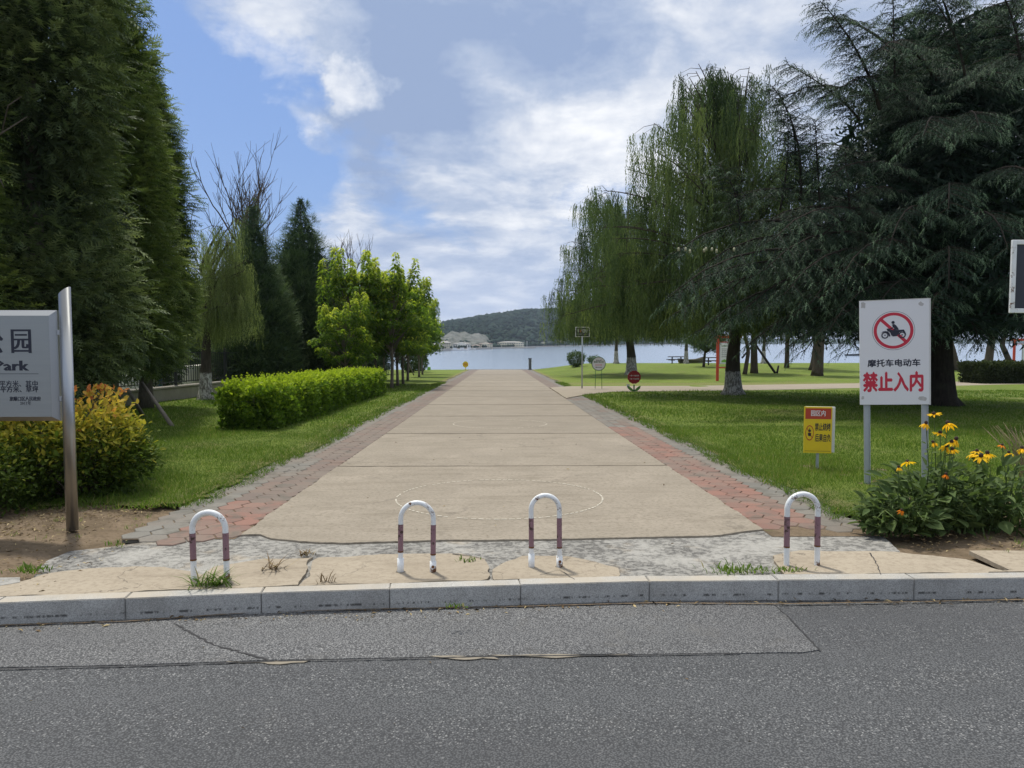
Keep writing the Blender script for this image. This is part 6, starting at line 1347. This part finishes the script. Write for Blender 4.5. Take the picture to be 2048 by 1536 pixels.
# red framed notice boards
def notice(px, py, Y, label, Hh, wb, xoff, zoff, hb, seed):
    b = onlawn(px, py, Y); rt = empty('notice_board', b, 0, label, 'notice board', 'red framed notice boards on the lawn'); 
    for x in (0, 2 * xoff): link('post', bevbox('post', (.16, .12, Hh), M['red_paint'], .01, centre=(x, 0, Hh / 2)), rt)
    link('top_rail', bevbox('top_rail', (2 * xoff + .5, .16, .16), M['red_paint'], .01, centre=(xoff, 0, Hh + .08)), rt)
    link('fretwork', bevbox('fretwork', (2 * xoff - .16, .05, .05), M['red_paint'], .005, centre=(xoff, 0, Hh - .25)), rt); link('lower_rail', bevbox('lower_rail', (2 * xoff - .16, .06, .06), M['red_paint'], .005, centre=(xoff, 0, zoff - hb / 2 - .22)), rt)
    link('frame', bevbox('frame', (wb, .06, hb), M['galv'], .008, centre=(xoff, -.0, zoff)), rt); link('poster', bevbox('poster', (wb - .08, .01, hb - .08), M['sign_white'], .001, centre=(xoff, -.037, zoff)), rt)
    text('公园文明公约', .13, M['green_sign'], rt, xoff, zoff + hb * .34, -.0435, .003, width=wb * .8)
    for k in range(5): text('爱护花草树木 保持环境整洁', .06, M['sign_black'], rt, xoff, zoff + hb * (.2 - .09 * k), -.0435, .001, width=wb * .75)
    acc = Acc(); 
    link('skyline_print', plate('skyline_print', [(xoff - wb * .38, zoff - hb * .42), (xoff + wb * .38, zoff - hb * .42), (xoff + wb * .38, zoff - hb * .33), (xoff + wb * .2, zoff - hb * .28), (xoff, zoff - hb * .34), (xoff - wb * .2, zoff - hb * .27), (xoff - wb * .38, zoff - hb * .34)], .001, M['lime_sign'], -.043), rt)
notice(1434.5, 764, 46.5, 'red framed notice board partly behind the largest willow trunk', 2.7, 1.05, .63, 1.75, 1.35, 1); notice(2027, 740, 56, 'red framed notice board above the dark hedge at the right edge', 2.55, 1.8, 1.5, 1.65, 1.45, 2)
# props leaning on a tree
a = Acc(); p1, p0 = at(1508, 685, 57), onlawn(1553, 742, 57.5); a.tube([p0 - Vector((0, 0, .1)), p1], [.10, .08], 7); o = a.link('tree_prop', M['timber_dark']); tag(o, 'dark prop leaning up left from the lawn to the stout trunk', 'prop'); a = Acc(); a.tube([p0 + Vector((.02, 0, -.1)), p0 + Vector((.15, 0, .62))], [.09, .07], 7); o = a.link('prop_stake', M['timber_dark']); tag(o, 'short forked stake at the foot of the long dark prop', 'stake')
a = Acc(); a.tube([at(1484, 716, 56.2), at(1511, 684, 56.6)], [.07, .06], 6); o = a.link('tree_prop', M['timber_dark']); tag(o, 'short dark prop crossing between the two dark trunks', 'prop')
for (x0, y0, Y0, x1, y1, Y1, lb) in ((348, 853, None, 284, 766, 19.0, 'longer weathered pole leaning against the juniper'), (290, 834, None, 255, 778, 18.9, 'shorter weathered pole leaning against the juniper')):
    g_ = gp(x0, y0); a = Acc(); a.tube([g_ - Vector((0, 0, .05)), at(x1, y1, Y1)], [.05, .042], 8); o = a.link('support_pole', M['pole_wood']); tag(o, lb, 'pole', 'poles propping the juniper')
a = Acc(); g_ = onlawn(828, 738, 60); a.tube([g_, at(810, 712, 60)], [.05, .04], 6); o = a.link('support_pole', M['pole_wood']); tag(o, 'thin pole leaning under the last bright trees', 'pole')
# bollard lamp, yellow round sign, box
b = Vector((at(1060, 740, 82.5).x, 82.5, -SLOPE * 82.5)); lb_ = empty('litter_bin', b, 0, 'dark upright bin with grey sides where the walk meets the water', 'litter bin')
link('body', bevbox('body', (.34, .3, 1.15), M['galv'], .03, 2, centre=(0, 0, .6)), lb_); link('front_panel', bevbox('front_panel', (.15, .02, 1.02), M['dark_panel'], .004, centre=(0, -.162, .6)), lb_); link('cap', bevbox('cap', (.4, .36, .14), M['dark_panel'], .04, 2, centre=(0, 0, 1.23)), lb_); link('base', bevbox('base', (.42, .38, .06), M['dark_panel'], .01, centre=(0, 0, .03)), lb_)
b = onlawn(931, 740, 82); yr = empty('round_yellow_sign', b, 0, 'small round yellow sign at the left end of the walk', 'sign'); link('blossom', plate('blossom', [(.30 * (1 + .08 * abs(math.sin(4 * t))) * math.cos(t), .62 + .33 * math.sin(t)) for t in np.linspace(0, 6.283, 49)[:-1]], .03, M['sign_yellow'], -.03), yr); link('stem', bevbox('stem', (.07, .03, .4), M['sign_yellow'], .004, centre=(0, 0, .18)), yr)
for z_ in (.68, .55): text('爱护花草', .11, M['sign_red'], yr, 0, z_, -.033, .003, width=.42)
o = link('utility_box', bevbox('utility_box', (.35, .3, .38), M['lime_sign'], .02, centre=(0, 0, .17)), None, onlawn(858, 741, 81)); tag(o, 'small green box at the lawn edge by the water', 'box')
# tables near the shore
def table(px, py, Y, label, m):
    b = onlawn(px, py, Y); rt = empty('picnic_table', b, .2, label, 'picnic table', 'picnic tables near the water'); link('tabletop', bevbox('tabletop', (1.7, .8, .08), m, .01, centre=(0, 0, .74)), rt)
    for s_ in (-1, 1): link('bench_seat', bevbox('bench_seat', (1.6, .3, .06), m, .01, centre=(0, s_ * .75, .44)), rt); link('leg', bevbox('leg', (.1, 1.5, .08), m, .01, centre=(s_ * .6, 0, .38)), rt); link('leg', bevbox('leg', (.1, .12, .72), m, .01, centre=(s_ * .6, .2 * s_, .36)), rt)
table(1353, 728, 80, 'dark picnic table left of the whitewashed shore willow', M['timber_dark']); table(1426, 735, 72, 'picnic table left of the red notice board', M['timber_dark'])
b = onlawn(1382, 728, 81.5); V = []; rt = empty('rowing_boat', b + Vector((0, 0, .05)), .3, 'small pale rowing boat lying at the shore by the whitewashed willow', 'boat')
prof = [(-1.5, .35, .5), (-.9, .55, .42), (0, .65, .38), (.9, .5, .45), (1.6, .04, .7)]; V = []; F = []
for x_, w_, z_ in prof: V += [(x_, -w_, z_), (x_, -w_ * .45, 0), (x_, w_ * .45, 0), (x_, w_, z_)]
for i in range(4):
    for j in range(3): a_ = i * 4 + j; F += [(a_, a_ + 1, a_ + 5), (a_, a_ + 5, a_ + 4)]
F += [(0, 2, 1), (0, 3, 2)]; link('hull', npmesh('hull', V, F, M['pole_wood']), rt); link('thwart', bevbox('thwart', (.25, 1.1, .04), M['pole_wood'], .005, centre=(0, 0, .32)), rt)
# white framed board cut by the right edge
b = gp(2100, 870); Yb = 11.5; e0, e1 = at(2024, 480, Yb), at(2025, 626, Yb); zg = gz(e0.x, Yb); fb = empty('framed_board', (e0.x, Yb, zg), R(0), 'rusty white frame round a dark board, cut by the right edge', 'board'); hz = e0.z - e1.z; zc = (e0.z + e1.z) / 2 - zg
for nm, sz_, c_ in (('frame_side', (.07, .05, hz), (.035, 0, zc)), ('frame_side', (.07, .05, hz), (1.765, 0, zc)), ('frame_bar', (1.66, .05, .07), (.9, 0, zc + hz / 2 - .035)), ('frame_bar', (1.66, .05, .07), (.9, 0, zc - hz / 2 + .035))): link(nm, bevbox(nm, sz_, M['white_frame'], .006, centre=c_), fb)
link('board', bevbox('board', (1.67, .02, hz - .13), M['dark_panel'], .002, centre=(.9, .006, zc)), fb)
for x_ in (.5, 1.3): link('post', bevbox('post', (.07, .07, zc), M['white_frame'], .006, centre=(x_, .05, zc / 2)), fb)

# ------------------------------------------------------------------ yellow coneflowers, right
fg = 'yellow coneflowers growing at the right edge'; TP5, FP5 = dense_leaf(.34, .05)
PET = {k: npmesh('petal', TP5 * [1, 1, 1] + [0, .12, 0], FP5, M[m], np.full(len(TP5), t)) for k, m, t in (('y0', 'petal', .3), ('y1', 'petal', .8), ('o0', 'petal_orange', .5))}
bmc = bmesh.new(); bmesh.ops.create_icosphere(bmc, subdivisions=2, radius=1); cm_ = bpy.data.meshes.new('flower_centre'); bmc.to_mesh(cm_); bmc.free(); cm_.materials.append(M['flower_core'])
def flower(parent, p, size, droop, kind, seed, tilt):
    r_ = random.Random(seed); h = empty('flower_head', p, r_.uniform(0, 6)); h.parent = parent; h.rotation_euler = (tilt[0], tilt[1], r_.uniform(0, 6)); c = link('flower_centre', cm_, h); c.scale = (size * .26, size * .26, size * .30); c.location = (0, 0, size * .08)
    n = 11
    for i in range(n):
        o = link('petal', PET[kind if kind != 'y' else r_.choice(['y0', 'y1'])], h); a = 2 * math.pi * i / n + r_.uniform(-.15, .15); o.rotation_euler = Vector((-(droop + r_.uniform(-.25, .2)), r_.uniform(-.2, .2), a)); L = size * r_.uniform(.85, 1.1); o.scale = (L * .95, L, L)
def flower_plant(px, py, Y, heads, label, seed, leaves, R_, H):
    b = at(px, py, Y); b.z = gz(b.x, Y); rt = empty('coneflower_plant', b, 0, label, 'flower plant', fg); r = np.random.default_rng(seed); w_ = Acc(); lf = Acc(); r_ = random.Random(seed)
    for i, (hx, hy, sz, dr, kd) in enumerate(heads):
        p = at(hx, hy, Y - .05 + r_.uniform(-.25, .2)) - b; s0 = Vector((p.x * .35 + r_.uniform(-.1, .1), p.y * .4, 0)); m = s0.lerp(p, .55) + Vector((r_.uniform(-.04, .04), 0, .03)); w_.tube([s0, m, p], [.006, .0045, .0035], 5); flower(rt, p, sz * .88, dr, kd, seed * 50 + i, (r_.uniform(-.1, .5), r_.uniform(-.3, .3)))
        k = 6; s = np.linspace(.25, .8, k); P = np.array([s0.lerp(p, float(q)) for q in s]); place(lf, TL, FL, P, unit(rdirs(k, r) * [1, 1, .4]), unit(np.array([0, 0, 1.]) + rdirs(k, r) * .3), r.uniform(.05, .10, k), r.uniform(.4, .8, k))
    n = leaves; a = r.random(n) * 6.283; rr = np.sqrt(r.random(n)); z = H * r.random(n) ** 1.1 * (1 - .45 * rr ** 2); P = np.stack([R_ * rr * np.cos(a), R_ * .55 * rr * np.sin(a), z + .03], 1)
    d = unit(np.stack([np.cos(a), np.sin(a) * .8, r.uniform(-.2, .9, n)], 1) + rdirs(n, r) * .5); place(lf, TL * [.75, 1, 1], FL, P, d, unit(np.array([0, -.3, 1.]) + rdirs(n, r) * .6), r.uniform(.07, .17, n), np.clip(r.uniform(.1, .7, n) + .25 * z / H, 0, 1))
    for i in range(40): q = P[r.integers(0, n)]; w_.tube([(q[0] * .4, q[1] * .4, 0), (q[0] * .8, q[1] * .8, q[2] * .6), tuple(q)], [.005, .004, .003], 3)
    # blade-like leaves
    m = 160; a = r.random(m) * 6.283; rr = np.sqrt(r.random(m)) * R_; P = np.stack([rr * np.cos(a), rr * .5 * np.sin(a), 0 * a], 1); L = r.uniform(.15, .42, m); b_ = r.random(m) * 6.283; dr_ = np.stack([np.cos(b_), np.sin(b_), 0 * b_], 1); wv = np.stack([-np.sin(b_), np.cos(b_), 0 * b_], 1) * .006
    A, B, C = P, P + dr_ * (L * .3)[:, None] + np.array([0, 0, 1.]) * (L * .7)[:, None], P + dr_ * (L * .95)[:, None] + np.array([0, 0, 1.]) * (L * .6)[:, None]
    V = np.stack([A - wv, A + wv, B - wv, B + wv, C], 1).reshape(-1, 3); F = (np.array([(0, 1, 3), (0, 3, 2), (2, 3, 4)])[None] + (np.arange(m) * 5)[:, None, None]).reshape(-1, 3); lf.add(V, F, np.repeat(r.uniform(.4, 1, m), 5))
    w_.link('stems', M['flowerleaf'], rt); o = lf.link('foliage', M['flowerleaf'], rt); o['kind'] = 'stuff'
    big = npmesh('leaf', TL * [1.25, 1, .6], FL, M['flowerleaf'], np.full(len(TL), .75))
    for i in range(14):
        o = link('leaf', big, rt); a_ = r_.uniform(3.4, 6.0); L = r_.uniform(.13, .2); o.location = (R_ * .8 * math.cos(a_) * r_.uniform(.5, 1), R_ * .5 * math.sin(a_), r_.uniform(.06, H * .6)); o.scale = (L, L, L); o.rotation_euler = (r_.uniform(-.5, .5), r_.uniform(-.6, .6), a_ - math.pi / 2)
    return rt
flower_plant(1862, 1058, 7.0, [(1868, 828, .075, .15, 'y'), (1852, 846, .072, .9, 'y'), (1896, 846, .085, .75, 'y'), (1880, 866, .078, .35, 'y'), (1912, 878, .085, 1.0, 'y'), (1866, 884, .06, 1.1, 'y'), (1893, 892, .08, .8, 'y'), (1903, 884, .075, .6, 'y'), (1815, 924, .075, .35, 'y'), (1892, 948, .055, .9, 'o0'), (1905, 898, .07, .7, 'y')], 'coneflower plant with the tallest cluster of drooping yellow blooms', 301, 520, .62, .62)
flower_plant(1990, 1050, 7.0, [(1948, 906, .085, .8, 'y'), (1962, 912, .09, .5, 'y'), (1975, 906, .085, .7, 'y'), (2004, 890, .05, .6, 'o0'), (2018, 905, .06, .8, 'y'), (2044, 896, .07, .9, 'y'), (1954, 902, .07, .4, 'y')], 'coneflower plant with low spread blooms cut by the right edge', 302, 620, .75, .60)
flower_plant(1800, 1066, 6.75, [(1803, 1020, .05, .9, 'o0'), (1797, 934, .045, .9, 'y')], 'low leafy coneflower plant leftmost of the clump, with one small orange bloom', 303, 260, .36, .34)
# dry twiggy plant
a = Acc(); r_ = random.Random(9)
for i in range(60):
    x0, y0 = r_.gauss(0, .05), r_.gauss(0, .05); th = r_.uniform(-1.1, .6); L = r_.uniform(.35, .6); q1 = (x0 + math.sin(th) * L * .5, y0 + r_.uniform(-.1, .1), .35 + L * .55); q2 = (x0 + math.sin(th) * L * .9, y0 + r_.uniform(-.15, .15), .4 + L * .9); a.tube([(x0 * .5, y0 * .5, 0), (x0, y0, .35), q1, q2], [.005, .004, .003, .0015], 3)
o = a.link('dry_plant', M['dry'], None, at(2062, 1010, 7.7) * 1.0); o.location.z = gz(o.location.x, 7.7); tag(o, 'dry twiggy plant behind the flowers at the right edge', 'dried plant')
# ------------------------------------------------------------------ air over the water
hz = bpy.data.materials.new('haze'); hz.use_nodes = True; t = NT(hz.node_tree); t.n.remove(t.n['Principled BSDF'])
pv = t.new('ShaderNodeVolumePrincipled'); pv.inputs['Color'].default_value = (.72, .84, 1.0, 1); pv.inputs['Density'].default_value = .00012; pv.inputs['Anisotropy'].default_value = .2
t.l.new(pv.outputs[0], t.n['Material Output'].inputs['Volume'])
o = link('haze', bevbox('haze', (5200, 4400, 96), hz, 0, centre=(300, 1900, 38)))
tag(o, kind='stuff', label='thin bluish haze over the park and the water')
